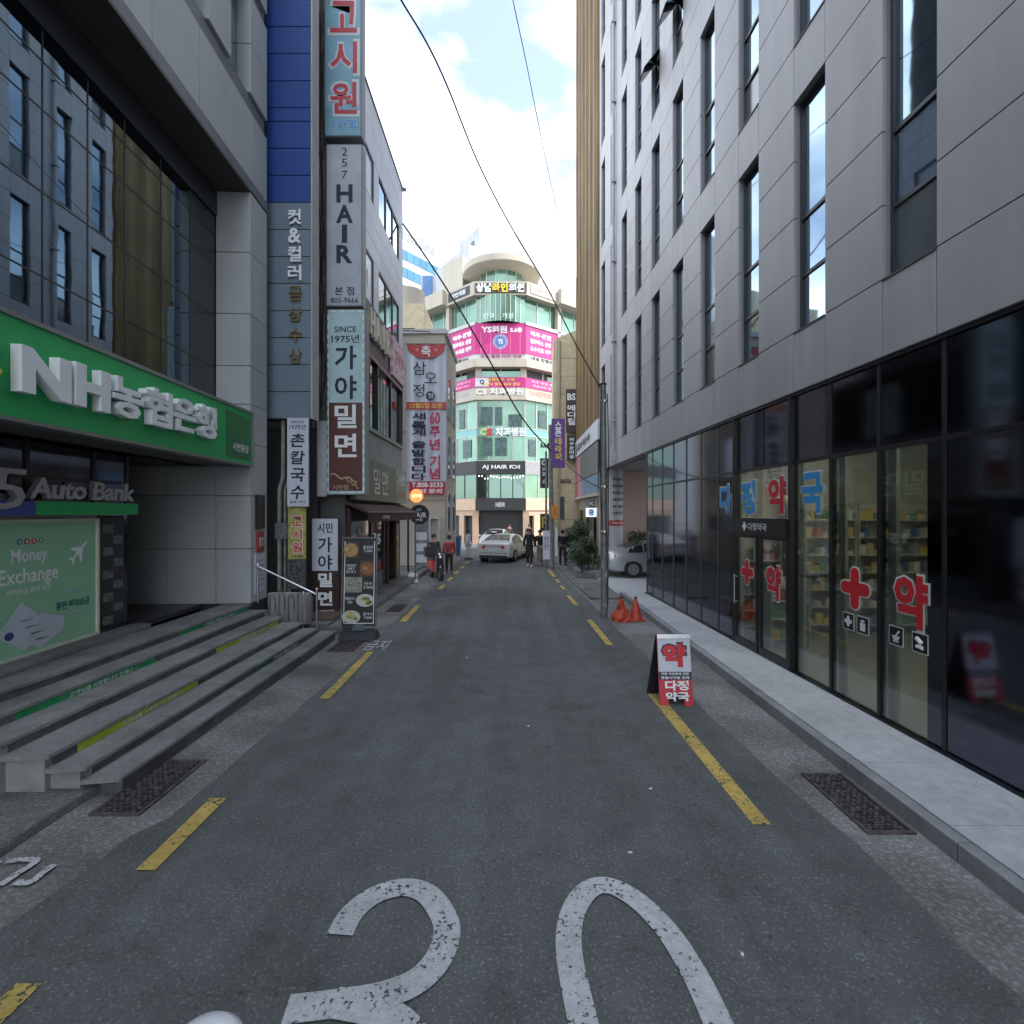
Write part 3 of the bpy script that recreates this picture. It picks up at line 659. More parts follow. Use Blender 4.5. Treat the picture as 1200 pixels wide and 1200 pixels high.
# poster
ps = thing('poster_lightbox', 'pale green money exchange poster in a cream frame beside the bank entrance', 'poster', FL.p(6.4, -.93, .9))
D = -.93
m = MB(FL); m.box(4.3, 7.42, -.964, D, .87, 2.48); m.build('board', green_poster, ps)
crm = M('cream_frame', (.55, .58, .47), .4); m = MB(FL)
m.box(4.3, 7.46, D, D + .03, 2.47, 2.51); m.box(4.3, 7.46, D, D + .03, .84, .875); m.box(7.42, 7.46, D, D + .03, .875, 2.47); m.build('frame', crm, ps)
def LT(s, z, st, w, h, mat, par, d, off=.012, **kw): return text(st, FL.p(s, d, z), uL, w, h, mat, par, kw.pop('depth', .004), off, **kw)
LT(6.36, 2.05, 'Money', .50, .21, white_l, ps, D + .001, .014); LT(6.36, 1.80, 'Exchange', .82, .24, white_l, ps, D + .001, .014)
LT(6.36, 1.64, '외화송금 환전 업무', .62, .06, white_l, ps, D + .001)
LT(7.02, 1.53, '이 은행에서라면', .44, .06, teal_bd, ps, D + .001); LT(7.02, 1.36, '환전·해외송금', .56, .11, M('teal_text', (.02, .16, .17), .5), ps, D + .001, .03); LT(7.02, 1.22, '바로 한번에 해결!', .48, .07, teal_bd, ps, D + .001)
for k, c in enumerate((M('dot_teal', (.05, .25, .25), .5), M('dot_red', (.4, .08, .06), .5), M('dot_red', (.4, .08, .06), .5), M('dot_green', (.1, .35, .15), .5))):
    m = MB(); m.disc(FL.p(6.22 + .1 * k, D + .001, 2.24), uL, UZ, .04, .04, 14, .003); dd = m.build('dot', c, ps); text('NBER'[k], FL.p(6.22 + .1 * k, D + .005, 2.24), uL, .03, .04, white_l, dd, .002)
# aeroplane silhouette
def plane_poly(cs, cz, sc, mat, par, rot=.6):
    P = [(1, 0), (.9, .06), (.35, .09), (-.25, .62), (-.42, .62), (-.12, .09), (-.62, .07), (-.86, .3), (-.97, .3), (-.84, 0)]
    P += [(x, -y) for x, y in reversed(P[1:-1])]
    q = [(x * math.cos(rot) - y * math.sin(rot), x * math.sin(rot) + y * math.cos(rot)) for x, y in P]
    m = MB(FL); m.hull([(cs + x * sc, D + .001, cz + y * sc) for x, y in q], [(cs + x * sc, D + .005, cz + y * sc) for x, y in q]); m.build('aeroplane_print', mat, par)
plane_poly(7.12, 2.06, .20, white_l, ps, .75)
# passport shapes
pp = M('passport_print', (.50, .53, .60), .5)
m = MB(FL); m.hull([(5.93, D + .002, 1.15), (6.25, D + .002, 1.5), (6.62, D + .002, 1.2), (6.3, D + .002, .90)], [(5.93, D + .006, 1.15), (6.25, D + .006, 1.5), (6.62, D + .006, 1.2), (6.3, D + .006, .9)]); m.build('passport_print', pp, ps)
m = MB(FL); m.hull([(6.28, D + .007, 1.0), (6.52, D + .007, 1.33), (6.86, D + .007, 1.22), (6.86, D + .007, 1.05), (6.5, D + .007, .89)], [(6.28, D + .01, 1.0), (6.52, D + .01, 1.33), (6.86, D + .01, 1.22), (6.86, D + .01, 1.05), (6.5, D + .01, .89)]); m.build('passport_print', pp, ps)
m = MB(); m.disc(FL.p(6.08, D + .007, 1.13), uL, UZ, .06, .05, 14, .003); m.build('dot', M('navy_dot', (.03, .05, .2), .5), ps)
for k in range(4): LT(6.3 + .07 * k, 1.28 - .09 * k, '대한민국', .18, .025, navy_t, ps, D + .011, slant=.3)
# dark display on the right of the poster
mb_ = thing('menu_display', 'dark display of photographs and notices right of the green poster', 'display', FL.p(7.8, -.93, .9)); m = MB(FL); m.box(7.52, 8.02, -.964, -.945, .95, 2.55); m.build('board', darkwall, mb_)
rnd = random.Random(3)
for k in range(9):
    s_ = 7.58 + .21 * (k % 2); z = 2.35 - .17 * k; m = MB(FL); m.box(s_, s_ + .2, -.944, -.94, z - .06, z + .06); m.build('photo_print', M('print_grey', (.13, .13, .13), .6, var=.5, scale=20), mb_)
# green signboard with letters
sg = thing('bank_signboard', 'long green bank signboard with raised white letters over the entrance', 'signboard', FL.p(5, 0, 3.5))
m = MB(FL); m.box(-6, 10.13, -.1, .05, 3.53, 4.52); m.build('board', green_s, sg)
trim = M('sign_trim', (.22, .22, .22), .4, .4)
m = MB(FL); m.box(-6, 10.16, -.12, .07, 4.52, 4.57); m.box(-6, 10.16, -.12, .07, 3.49, 3.53); m.box(10.13, 10.16, -.12, .07, 3.53, 4.52); m.build('trim', trim, sg)
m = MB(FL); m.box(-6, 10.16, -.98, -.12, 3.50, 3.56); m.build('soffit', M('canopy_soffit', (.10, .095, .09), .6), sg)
m = MB(FL); m.box(9.12, 10.08, .05, .056, 3.6, 4.42); m.build('branch_panel', M('sign_green_dark', (.01, .16, .04), .4), sg)
for ch, a0, a1, zc, h, off in (('N', 5.07, 5.70, 4.035, .47, .05), ('H', 5.74, 6.29, 4.05, .49, .05), ('농', 6.32, 6.90, 4.06, .50, .03), ('협', 6.93, 7.53, 4.07, .52, .03), ('은', 7.56, 8.13, 4.08, .50, .03), ('행', 8.16, 8.76, 4.09, .54, .03)):
    LT((a0 + a1) / 2 * .984, 2.6 + (zc - 2.6) * .984, ch, (a1 - a0) * .95, h * .984, white_l, sg, .055, off, depth=.11)
LT(9.62, 3.80, '서면중앙', .62, .15, white_l, sg, .057, .02, depth=.02)
LT(4.60, 4.02, 'S', .42, .50, yellow_l, sg, .055, .06, depth=.1)
# Auto Bank sign
au = thing('cash_machine_sign', 'narrow green sign with raised silver letters over the money exchange poster', 'sign', FL.p(6.4, -.75, 2.6))
m = MB(FL); m.box(6.2, 8.0, -.94, -.72, 2.56, 2.73); m.build('strip', green_s, au)
m = MB(FL); m.box(4.2, 6.2, -.94, -.72, 2.56, 2.73); m.build('strip', M('strip_blue', (.04, .07, .32), .4), au)
LT(7.02, 2.89, 'Auto Bank', 1.80, .26, silver_l, au, -.78, .03, depth=.07, slant=.15, sp=.95)
LT(5.78, 2.86, '5', .42, .46, silver_l, au, -.72, .0, depth=.08, slant=.15); LT(5.3, 2.86, '36', .6, .46, silver_l, au, -.72, .0, depth=.08, slant=.15)
# ------------------------------------------------------------------ entrance steps
st = thing('entrance_steps', 'flight of six wide granite steps up to the bank with green strips on the risers', 'steps', (-4.4, 7.4, 0))
H = [.18, .30, .42, .54, .66, .78]; XS = [-3.57, -3.85, -4.14, -4.53, -4.87, -5.17]; YN = [4.66, 4.62, 4.57, 4.48, 4.3, 4.1]; YF = [10.45, 10.16, 10.16, 10.16, 10.16, 10.168]
for k in range(6):
    xin = XS[k + 1] - .05 if k < 5 else -5.72
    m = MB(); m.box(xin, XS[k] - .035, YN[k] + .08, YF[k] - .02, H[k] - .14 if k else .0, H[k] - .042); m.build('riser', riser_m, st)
    cuts = [YN[k]] + [YN[k] + (YF[k] - YN[k]) * (q + random.uniform(-.12, .12)) / 5 for q in range(1, 5)] + [YF[k]]
    for q in range(5):
        ya, yb_ = cuts[q] + (.004 if q else 0), cuts[q + 1]; dz = random.uniform(-.004, .003); dx = random.uniform(-.006, .004)
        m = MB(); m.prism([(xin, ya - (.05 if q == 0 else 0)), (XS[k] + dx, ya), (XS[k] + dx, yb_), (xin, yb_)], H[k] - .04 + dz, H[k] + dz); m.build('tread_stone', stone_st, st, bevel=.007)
m = MB(); m.box(-9, -4.55, 4.52, 4.62, 0, .495); m.box(-4.549, -4.20, 4.60, 4.70, 0, .375); m.box(-4.199, -3.93, 4.66, 4.76, 0, .255); m.build('side_wall', M('rendered_side_wall', (.24, .245, .24), .8, var=.25, scale=4, bump=.3), st)
lime = M('lime_strip', (.38, .52, .04), .5, var=.15, scale=3); grn = M('green_strip', (.015, .30, .10), .5, var=.15, scale=3); dgr = M('dark_green_strip', (.02, .12, .07), .5, var=.15, scale=3)
for k, y0, y1, mm in ((4, 5.05, 7.04, grn), (2, 4.92, 6.8, lime), (5, 8.0, 10.05, grn), (3, 7.9, 10.0, lime), (1, 7.65, 9.75, dgr)):
    m = MB(); x = XS[k] - .035; m.box(x, x + .003, y0, y1, H[k] - .135, H[k] - .045); sp_ = m.build('riser_strip', mm, st)
    text('고객님을 사랑합니다 언제나 —', (x + .004, (y0 + y1) / 2 + .15, H[k] - .09), (0, 1, 0), 1.05, .055, white_l, sp_, .001)
m = MB(); m.tube([(-3.89, 4.72, .04), (-3.89, 4.72, .27)], .012, 6); m.build('support', steel, st)
# handrail
hr = thing('handrail', 'polished steel handrail sloping down beside the bank steps', 'handrail', (-4, 10.35, 0))
m = MB(); m.tube([(-5.18, 10.35, 1.52), (-3.97, 10.35, .94)], .022, 10); m.build('rail', steel, hr, smooth=True)
for (x, z0, z1) in ((-3.95, .16, 1.02), (-4.22, .16, .95), (-5.14, .76, 1.52)):
    m = MB(); m.tube([(x, 10.35, z0), (x, 10.35, z1)], .02, 10); m.lathe([(.03, 0), (.03, .03), (.012, .05)], (x, 10.35, z1), 8); m.build('post', steel, hr, smooth=True)
sw = thing('low_wall', 'low pale stained wall behind the handrail beside the bank', 'wall', (-4.9, 11, 0))
m = MB(); m.box(-5.22, -4.34, 10.95, 11.1, .0, .86); m.build('body', M('stained_pale_wall', (.27, .27, .26), .8, var=.3, scale=5, streak=1), sw)
rl = thing('railing', 'thin grey iron bars standing before the low pale wall', 'railing', (-4.8, 10.88, 0))
for k in range(5):
    x = -5.15 + .2 * k; m = MB(); m.tube([(x, 10.86, .0), (x, 10.86, .78 + .1 * (k % 2)), (x + .06, 10.86, .86 + .1 * (k % 2)), (x + .12, 10.86, .78), (x + .12, 10.86, .5)], .011, 6); m.build('bar', galv, rl)

# ------------------------------------------------------------------ blue and slate wall beyond the bank
bl = thing('blue_clad_building', 'narrow building wall clad blue above and slate grey below next to the bank', 'building', (-5, 11.6, 0))
m = MB(); m.box(-9, -4.47, 11.40, 11.75, 4.67, 17.5); m.box(-9, -4.8, 12.6, 12.8, 0, 4.67); m.build('wall', darkwall, bl)
z = 4.67
while z < 17.4:
    h = .3 if round((z - 4.67) / .3) in (9, 22) else .6
    mt_ = blue_cl if z >= 9.3 else slate_cl
    fpiece('panel', ID, -5.46, -4.47, 11.36, 11.39, z + .006, z + h - .006, mt_, bl, .008); z += h
m = MB(); m.box(-4.465, -4.43, 11.36, 11.75, 4.67, 17.5); m.build('edge_trim', M('pale_trim', (.4, .4, .38), .5), bl)
bronze = M('bronze_letter', (.20, .14, .06), .4, .5)
for k, ch in enumerate('컷&컬러'): text(ch, (-4.80, 11.33, 9.12 - .41 * k), UX, .30, .34, white_l, bl, .03, .02)
for k, ch in enumerate('금상수상'): text(ch, (-4.79, 11.33, 7.43 - .46 * k), UX, .30, .32, bronze, bl, .03, .01)

# ------------------------------------------------------------------ hanging signs
def board(name, label, x0, x1, yf, z0, z1, mat, th=.06, side=None, cat='sign', group=None):
    t = thing(name, label, cat, ((x0 + x1) / 2, yf + th / 2, z0), group=group)
    m = MB(); m.box(x0, x1, yf, yf + th, z0, z1); m.build('board', mat, t, bevel=.005); return t
s1 = board('hanging_sign', 'narrow white hanging sign with black brush writing below the slate wall', -4.92, -4.46, 11.2, 2.72, 4.66, white_bd)
text('SINCE', (-4.69, 11.199, 4.57), UX, .28, .05, navy_t, s1, .003); text('1975년', (-4.69, 11.199, 4.46), UX, .36, .11, navy_t, s1, .003)
for k, ch in enumerate('촌칼국수'): text(ch, (-4.69, 11.199, 4.17 - .38 * k), UX, .31, .30, navy_t, s1, .003, .022, slant=.12)
text('음료 식사', (-4.69, 11.199, 2.82), UX, .34, .06, navy_t, s1, .003)
s2 = board('hanging_sign', 'faded yellow sign with red outlined letters under the narrow white sign', -4.94, -4.56, 11.3, 1.56, 2.70, M('faded_yellow', (.36, .34, .10), .6, var=.3, scale=6))
for k, ch in enumerate('고시원'):
    text(ch, (-4.74, 11.299, 2.40 - .29 * k), UX, .25, .26, white_l, s2, .003, .05); text(ch, (-4.74, 11.296, 2.40 - .29 * k), UX, .22, .23, red_t, s2, .003, .02)
text('518-9785', (-4.74, 11.299, 1.62), UX, .28, .06, black_t, s2, .003)
s3 = board('notice_board', 'dark collage panel of torn notices beneath the faded yellow sign', -4.94, -4.56, 11.3, .90, 1.55, M('torn_notices', (.06, .065, .07), .7, var=.9, scale=22), cat='notice board')
pg = thing('pipe_cluster', 'worn vertical pipes and meter box in the dark gap beside the bank', 'pipes', (-5.2, 11.6, 0))
for x, r in ((-5.22, .045), (-5.1, .03), (-5.0, .04)):
    m = MB(); m.tube([(x, 11.5, 0.1), (x, 11.5, 3.1), (x + .06, 11.55, 3.4), (x + .06, 11.55, 4.66)], r, 8); m.build('pipe', pipe_m, pg, smooth=True)
m = MB(); m.box(-5.28, -5.0, 11.38, 11.5, 2.0, 2.35); m.build('meter_box', galv, pg, bevel=.01)
# wires and pipes in the gap beside the hanging stack
pg2 = thing('pipe_cluster', 'tall greenish pipes and cables running up the gap left of the stacked signs', 'pipes', (-4.6, 12.5, 3))
rnd = random.Random(5)
for x, r, y in ((-4.93, .03, 12.75), (-4.86, .028, 12.8), (-4.78, .035, 12.75), (-4.71, .028, 12.8)):
    pts = [(x + rnd.uniform(-.02, .02), y, z) for z in range(3, 19, 1)]
    m = MB(); m.tube(pts, r, 7); m.build('pipe', pipe_m, pg2, smooth=True)
for k in range(7):
    x = -4.68 - .035 * k; m = MB(); m.tube([(x + rnd.uniform(-.05, .05), 12.68 + rnd.uniform(-.05, .05), z * .8 + 3) for z in range(0, 16)], .011, 5); m.build('cable', wire_m, pg2)
for z in (4.6, 6.1, 7.6, 9.1, 10.6, 12.1, 13.6): 
    m = MB(); m.box(-4.95, -3.9, 12.83, 12.87, z, z + .04); m.build('bracket', galv, pg2)
side_g = M('sign_side_grey', (.20, .21, .21), .5)
def boxsign(label, x0, x1, z0, z1, face, yf=12.6, th=.32):
    t = thing('hanging_sign', label, 'sign', ((x0 + x1) / 2, yf + th / 2, z0)); m = MB(); m.box(x0, x1, yf + .004, yf + th, z0, z1); m.build('case', side_g, t, bevel=.012)
    m = MB(); m.box(x0 + .03, x1 - .03, yf - .004, yf + .0035, z0 + .03, z1 - .03); m.build('face', face, t); return t
g1 = boxsign('sky blue box sign with big red letters, topmost of the stack', -4.62, -3.70, 11.84, 15.9, sky_bd)
for k, ch in enumerate('고시원'):
    z = 2.6 + (600 - (20 + 47.5 * k)) / 600 * 12.6
    text(ch, (-4.14, 12.595, z), UX, .70, .82, white_bd, g1, .003, .05, grow=.10); text(ch, (-4.14, 12.591, z), UX, .66, .78, M('faded_red', (.45, .045, .05), .45), g1, .003, .02)
text('남·녀', (-4.14, 12.595, 15.6), UX, .5, .3, white_bd, g1, .003)
text('818-9785', (-4.14, 12.595, 12.15), UX, .66, .22, white_bd, g1, .003, .05); text('818-9785', (-4.14, 12.591, 12.15), UX, .64, .20, blue_t, g1, .003)
g2 = boxsign('pale grey box sign with dark vertical English letters, middle of the stack', -4.58, -3.68, 7.66, 11.66, M('pale_blue_face', (.42, .45, .50), .4))
def zy(y, Y): return 2.6 + (600 - y) / 600 * Y
for ch, y in (('2', 178), ('5', 191), ('7', 205)): text(ch, (-4.12, 12.595, zy(y, 12.6)), UX, .14, .20, navy_t, g2, .003, -.0)
for ch, y, w in (('H', 227, .40), ('A', 251, .42), ('I', 274, .13), ('R', 298, .40)): text(ch, (-4.12, 12.595, zy(y, 12.6)), UX, w, .45, navy_t, g2, .003, .035)
text('본 점', (-4.12, 12.595, zy(341, 12.6)), UX, .48, .21, navy_t, g2, .003, .015); text('805-9666', (-4.12, 12.595, zy(352, 12.6)), UX, .68, .14, navy_t, g2, .003)
g3 = boxsign('teal over brown box sign with dashed light border, lowest of the stack', -4.56, -3.60, 3.02, 7.60, teal_bd)
m = MB(); m.box(-4.50, -3.68, 12.590, 12.5955, 3.12, zy(472, 12.6)); m.build('lower_face', brown_bd, g3)
text('SINCE', (-4.10, 12.592, zy(386, 12.6)), UX, .54, .15, navy_t, g3, .003); text('1975년', (-4.10, 12.592, zy(397, 12.6)), UX, .68, .20, navy_t, g3, .003)
for ch, y, c_ in (('가', 419, navy_t), ('야', 454, navy_t), ('밀', 488, white_l), ('면', 522, white_l)): text(ch, (-4.09, 12.588, zy(y, 12.6)), UX, .54, .58, c_, g3, .003, .022)
text('시민점', (-4.22, 12.588, zy(571, 12.6)), UX, .38, .12, M('tan_print', (.45, .33, .22), .5), g3, .003)
m = MB(); rnd = random.Random(8)
m.tube([(-4.46 + .05 * k, 12.588, 3.52 + .04 * math.sin(k * .9) - .012 * k) for k in range(14)], .018, 5); m.tube([(-4.1 + .03 * k, 12.588, 3.42 + .05 * math.sin(k * 1.7) - .02 * k) for k in range(12)], .014, 5); m.build('swirl_print', MATS['tan_print'], g3)
m = MB(); led_m = M('led_white', (.8, .82, .85), .4)
z = 3.10
while z < 7.5:
    m.box(-4.535, -4.51, 12.58, 12.594, z, z + .11); m.box(-3.67, -3.645, 12.58, 12.594, z, z + .11); z += .235
x = -4.45
while x < -3.7: m.box(x, x + .11, 12.58, 12.594, 3.06, 3.085); m.box(x, x + .11, 12.58, 12.594, 7.52, 7.545); x += .22
m.build('light_dashes', led_m, g3, kind='stuff')
m = MB(); m.box(-4.82, -4.575, 12.62, 12.9, 2.98, 4.85); m.build('side_case', M('white_case', (.5, .53, .54), .4), g3, bevel=.02)
s4 = board('standing_sign', 'white over brown vertical sign standing at the noodle shop entrance', -4.78, -4.13, 12.2, .14, 2.46, M('dark_brown_board', (.045, .022, .018), .45))
m = MB(); m.box(-4.76, -4.15, 12.19, 12.199, 1.2, 2.44); m.build('upper_face', white_bd, s4)
text('시민', (-4.45, 12.188, 2.22), UX, .36, .24, navy_t, s4, .003, .02)
for ch, z, c_ in (('가', 1.82, navy_t), ('야', 1.40, navy_t)): text(ch, (-4.45, 12.188, z), UX, .34, .36, c_, s4, .003, .02)
for ch, z in (('밀', .98), ('면', .54)): text(ch, (-4.45, 12.198, z), UX, .34, .34, white_l, s4, .003, .035)
text('부산밀면전문점', (-4.45, 12.198, .24), UX, .42, .06, white_l, s4, .003)

# ------------------------------------------------------------------ noodle shop building
FS = Fr(-4.1, 0, 0, 1, True); uS = Vector((0, 1, 0))
sb = thing('noodle_shop_building', 'white panelled building with strip windows above the noodle shop', 'building', (-6, 16, 0))
m = MB(FS); m.box(12.95, 19.25, -6, -.12, 2.7, 14.6); m.box(12.95, 13.1, -3, -.12, .2, 2.7); m.box(19.05, 19.2, -3, -.1, .2, 2.7); m.box(13.1, 19.05, -3.1, -3, .2, 2.7); m.build('wall', M('shop_side_wall', (.10, .10, .10), .8, var=.2), sb)
m = MB(); m.box(-9, -4.62, 13.0, 16, 14.75, 19.5); m.build('roof_block', MATS['shop_side_wall'], sb)
def band_panels(z0, z1, s0, s1, mat, n, par=sb):
    w = (s1 - s0) / n
    for k in range(n): fpiece('panel', FS, s0 + w * k + .005, s0 + w * (k + 1) - .005, -.10, 0, z0 + .005, z1 - .005, mat, par)
for z0, z1 in ((13.85, 14.7), (12.98, 13.85), (11.12, 11.68), (10.56, 11.12), (10.05, 10.56)): band_panels(z0, z1, 12.95, 19.2, panel_w, 6)
for z0 in (11.68, 8.62):
    z1 = z0 + (1.30 if z0 > 10 else 1.43)
    band_panels(z0, z1, 12.95, 13.5, panel_w, 1); band_panels(z0, z1, 15.2, 15.75, panel_w, 1); band_panels(z0, z1, 18.6, 19.2, panel_w, 1)
    for a0, a1, mt_ in ((13.5, 15.2, M('frosted_pane', (.62, .64, .68), .3)), (15.75, 18.6, win_gl)):
        f = MB(FS); t = .05; f.box(a0, a1, -.08, -.01, z0, z0 + t); f.box(a0, a1, -.08, -.01, z1 - t, z1); f.box(a0, a0 + t, -.08, -.01, z0, z1); f.box(a1 - t, a1, -.08, -.01, z0, z1)
        if a1 - a0 > 2: f.box(a0 + .95, a0 + 1.0, -.08, -.01, z0, z1); f.box(a0 + 1.9, a0 + 1.95, -.08, -.01, z0, z1)
        fw = f.build('window', dk_frame, sb); fpiece('pane', FS, a0 + t, a1 - t, -.06, -.045, z0 + t, z1 - t, mt_, fw, 0)
text('미', FS.p(14.5, -.04, 9.3), uS, .4, .5, M('grey_letter', (.3, .3, .33), .5), sb, .004)
m = MB(FS); m.box(12.95, 19.2, -.12, .02, 7.15, 8.62); m.build('dark_band', M('brown_black_band', (.045, .042, .04), .5), sb)
m = MB(FS); m.box(19.2, 19.35, -.15, .12, 14.7, 14.78); m.box(12.95, 19.22, -.12, .03, 14.7, 14.74); m.build('coping', trim, sb)
hl = thing('wall_lettering', 'pale gold raised English letters on the dark band of the white building', 'lettering', FS.p(15.5, .05, 7.9))
for k, ch in enumerate('HAIR'): text(ch, FS.p(14.55 + .62 * k, .06, 7.98), uS, .45 if ch != 'I' else .12, .75, M('warm_pale_letter', (.62, .58, .45), .4), hl, .1, .03)
pk = thing('wall_poster', 'pink and white flower poster panel above the dark shop window', 'poster', FS.p(18, .05, 7.3)); m = MB(FS); m.box(17.1, 18.95, .025, .12, 7.2, 8.5); m.build('board', M('pink_white_print', (.62, .45, .48), .5, var=.5, scale=5), pk)
text('미용실', FS.p(18.1, .121, 7.95), uS, 1.2, .4, M('rose_text', (.5, .08, .12), .5), pk, .004, .03)
# dark bay window
m = MB(FS); t = .12
m.box(12.95, 19.0, -.1, .06, 7.02, 7.14); m.box(12.95, 19.0, -.1, .06, 4.92, 5.04); m.box(18.88, 19.0, -.1, .06, 5.04, 7.02)
for s_ in (14.6, 15.5, 17.2): m.box(s_, s_ + .07, -.1, .04, 5.04, 7.02)
fw = m.build('window', black_fr, sb)
m = MB(FS); m.box(12.95, 18.9, -.06, -.05, 5.04, 7.02); m.build('pane', mirror('dim_glass', (.05, .055, .06), .04, .02), fw)
m = MB(FS)
for k in range(4): m.box(15.75 + .38 * k, 15.98 + .38 * k, -.049, -.03, 5.1, 6.75)
m.build('curtain', M('pale_green_curtain', (.35, .42, .38), .7, var=.4, scale=3), fw)
band_panels(4.1, 4.92, 12.95, 19.1, M('dull_grey_panel', (.19, .20, .20), .5, rand=.05), 4)
sh = thing('shop_signboard', 'olive brown shop signboard with pale brush letters above the awning', 'signboard', FS.p(16, .05, 3))
m = MB(FS); m.box(13.0, 17.5, 0, .14, 2.92, 4.07); m.build('board', M('olive_board', (.12, .12, .085), .5, var=.15, scale=2), sh)
for k, ch in enumerate('밀면'): text(ch, FS.p(15.0 + .95 * k, .142, 3.5), uS, .72, .75, M('pale_brush_letter', (.5, .5, .46), .5), sh, .006, .01)
m = MB(FS); m.box(17.53, 19.15, 0, .14, 2.92, 4.1); m.build('end_board', M('faded_green_board', (.22, .26, .22), .5, var=.3, scale=4), sh)
text('서면', FS.p(18.35, .142, 3.75), uS, .9, .4, white_l, sh, .006); text('돼지국밥', FS.p(18.35, .142, 3.2), uS, 1.1, .35, MATS['rose_text'], sh, .006)
aw = thing('awning', 'low dark maroon awning over the noodle shop front', 'awning', (-3.8, 16, 2.4)); mar = M('maroon_canvas', (.05, .022, .02), .8, var=.3)
m = MB(FS); m.hull([(12.6, -.05, 2.88), (19.1, -.05, 2.88), (19.1, -.05, 2.82), (12.6, -.05, 2.82)], [(12.6, .55, 2.62), (19.1, .55, 2.62), (19.1, .55, 2.56), (12.6, .55, 2.56)]); m.build('canvas', mar, aw)
m = MB(FS); m.box(12.6, 19.1, .552, .56, 2.34, 2.6); m.build('valance', mar, aw); m = MB(FS); m.box(12.6, 19.12, .561, .58, 2.58, 2.62); m.build('front_bar', galv, aw)
m = MB(FS); m.tube([(19.05, .5, .16), (19.05, .5, 2.58)], .025, 8); m.build('post', galv, aw)
text('시민가야밀면', FS.p(14.4, .562, 2.46), uS, .8, .1, white_l, aw, .004)
# shop front glazing
sfn = thing('noodle_shopfront', 'dark glazed noodle shop front with maroon posts under the awning', 'shopfront', FS.p(16, -.1, .2))
for s_ in (13.12, 15.1, 16.6, 17.1, 18.3):
    fpiece('post', FS, s_, s_ + .09, -.14, -.04, .2, 2.7, M('maroon_post', (.07, .03, .028), .5), sfn)
for a0, a1 in ((13.21, 15.1), (15.19, 16.6), (18.39, 19.05)):
    fpiece('pane', FS, a0, a1, -.1, -.09, .75, 2.35, MATS['dim_glass'], sfn, 0); fpiece('base_panel', FS, a0, a1, -.11, -.08, .2, .75, M('glazed_tile', (.10, .12, .12), .3), sfn, 0); fpiece('top_panel', FS, a0, a1, -.11, -.08, 2.35, 2.7, darkwall, sfn, 0)
text('15', FS.p(15.9, -.08, 1.75), uS, .75, .34, white_l, sfn, .004, .05); text('OPEN 10:00', FS.p(15.9, -.08, 1.42), uS, .6, .1, white_l, sfn, .004)
text('가\n야\n밀\n면', FS.p(18.72, -.08, 1.4), uS, .26, 1.6, yellow_l, sfn, .004)
text('메뉴', FS.p(14.2, -.08, 2.05), uS, .8, .35, M('dim_cream', (.3, .28, .2), .5), sfn, .004)
for k in range(2):
    ch = thing('dining_chair', ['brown dining chair just inside the noodle shop door', 'brown dining chair further inside the noodle shop'][k], 'chair', (-4.6 - .8 * k, 17.5 + .4 * k, .2), group='chairs in the noodle shop')
    wd = M('brown_wood', (.12, .06, .045), .6)
    m = MB(); x, y = -4.6 - .8 * k, 17.5 + .4 * k
    m.box(x - .2, x + .2, y - .2, y + .2, .62, .66); m.build('seat', wd, ch); m = MB(); m.box(x - .2, x - .17, y - .2, y + .2, .66, 1.1); m.build('backrest', wd, ch)
    for dx in (-.18, .18):
        for dy in (-.18, .18): m = MB(); m.box(x + dx - .018, x + dx + .018, y + dy - .018, y + dy + .018, .2, .62); m.build('leg', wd, ch)
# menu stand
ms = thing('menu_stand', 'tall dark menu stand with food pictures beside the yellow lane line', 'menu stand', (-3.12, 10.45, 0))
def mrow(z): return 10.40 + (z - .25) * .06
def mq(x0, x1, z0, z1, off=0.): return [(x0, mrow(z0) - off, z0), (x1, mrow(z0) - off, z0), (x1, mrow(z1) - off, z1), (x0, mrow(z1) - off, z1)]
def mplate(x0, x1, z0, z1, mat, name, off=0., th=.012, par=ms):
    a_ = mq(x0, x1, z0, z1, off); b_ = mq(x0, x1, z0, z1, off - th); m = MB(); m.hull(a_, b_); return m.build(name, mat, par)
ctr = -3.12; HW = .34
mplate(ctr - HW, ctr + HW, .28, 2.06, M('chalkboard', (.018, .02, .022), .5), 'board', 0, .02)
for x in (ctr - HW - .02, ctr + HW): mplate(x, x + .02, .2, 2.08, galv, 'side_rail', .01, .04)
mplate(ctr - HW, ctr + HW, 2.06, 2.085, galv, 'top_rail', .01, .04)
mplate(ctr - HW + .04, ctr + HW - .03, .33, .345, white_l, 'border_line', .002); mplate(ctr + HW - .045, ctr + HW - .03, .345, 2.0, white_l, 'border_line', .002); mplate(ctr - HW + .03, ctr - HW + .045, .345, 2.0, white_l, 'border_line', .002)
def food(x, z, rx, rz, plate_c, food_c):
    m = MB(); m.disc((x, mrow(z) - .008, z), UX, (0, .06, 1), rx, rz, 18, .004); f = m.build('food_print', plate_c, ms)
    rr = random.Random(int(z * 100))
    for k in range(9):
        a_ = rr.uniform(0, 6.28); q = rr.uniform(0, .6); m = MB(); m.disc((x + math.cos(a_) * q * rx, mrow(z) - .013, z + math.sin(a_) * q * rz), UX, (0, .06, 1), rx * .28, rz * .26, 8, .003); m.build('food_print', food_c[k % len(food_c)], f) if k < 9 else 0
wd1 = M('food_brown', (.22, .10, .04), .6); wd2 = M('food_tan', (.38, .24, .10), .6); fg = M('food_green', (.12, .2, .04), .6); fy = M('food_yellow', (.5, .38, .10), .6); pw = M('plate_white', (.5, .5, .47), .5); fd = M('food_dark', (.05, .05, .045), .6)
mplate(ctr - HW + .05, ctr - .02, 1.66, 1.98, M('print_dark_brown', (.10, .05, .03), .6), 'photo_print', .003)
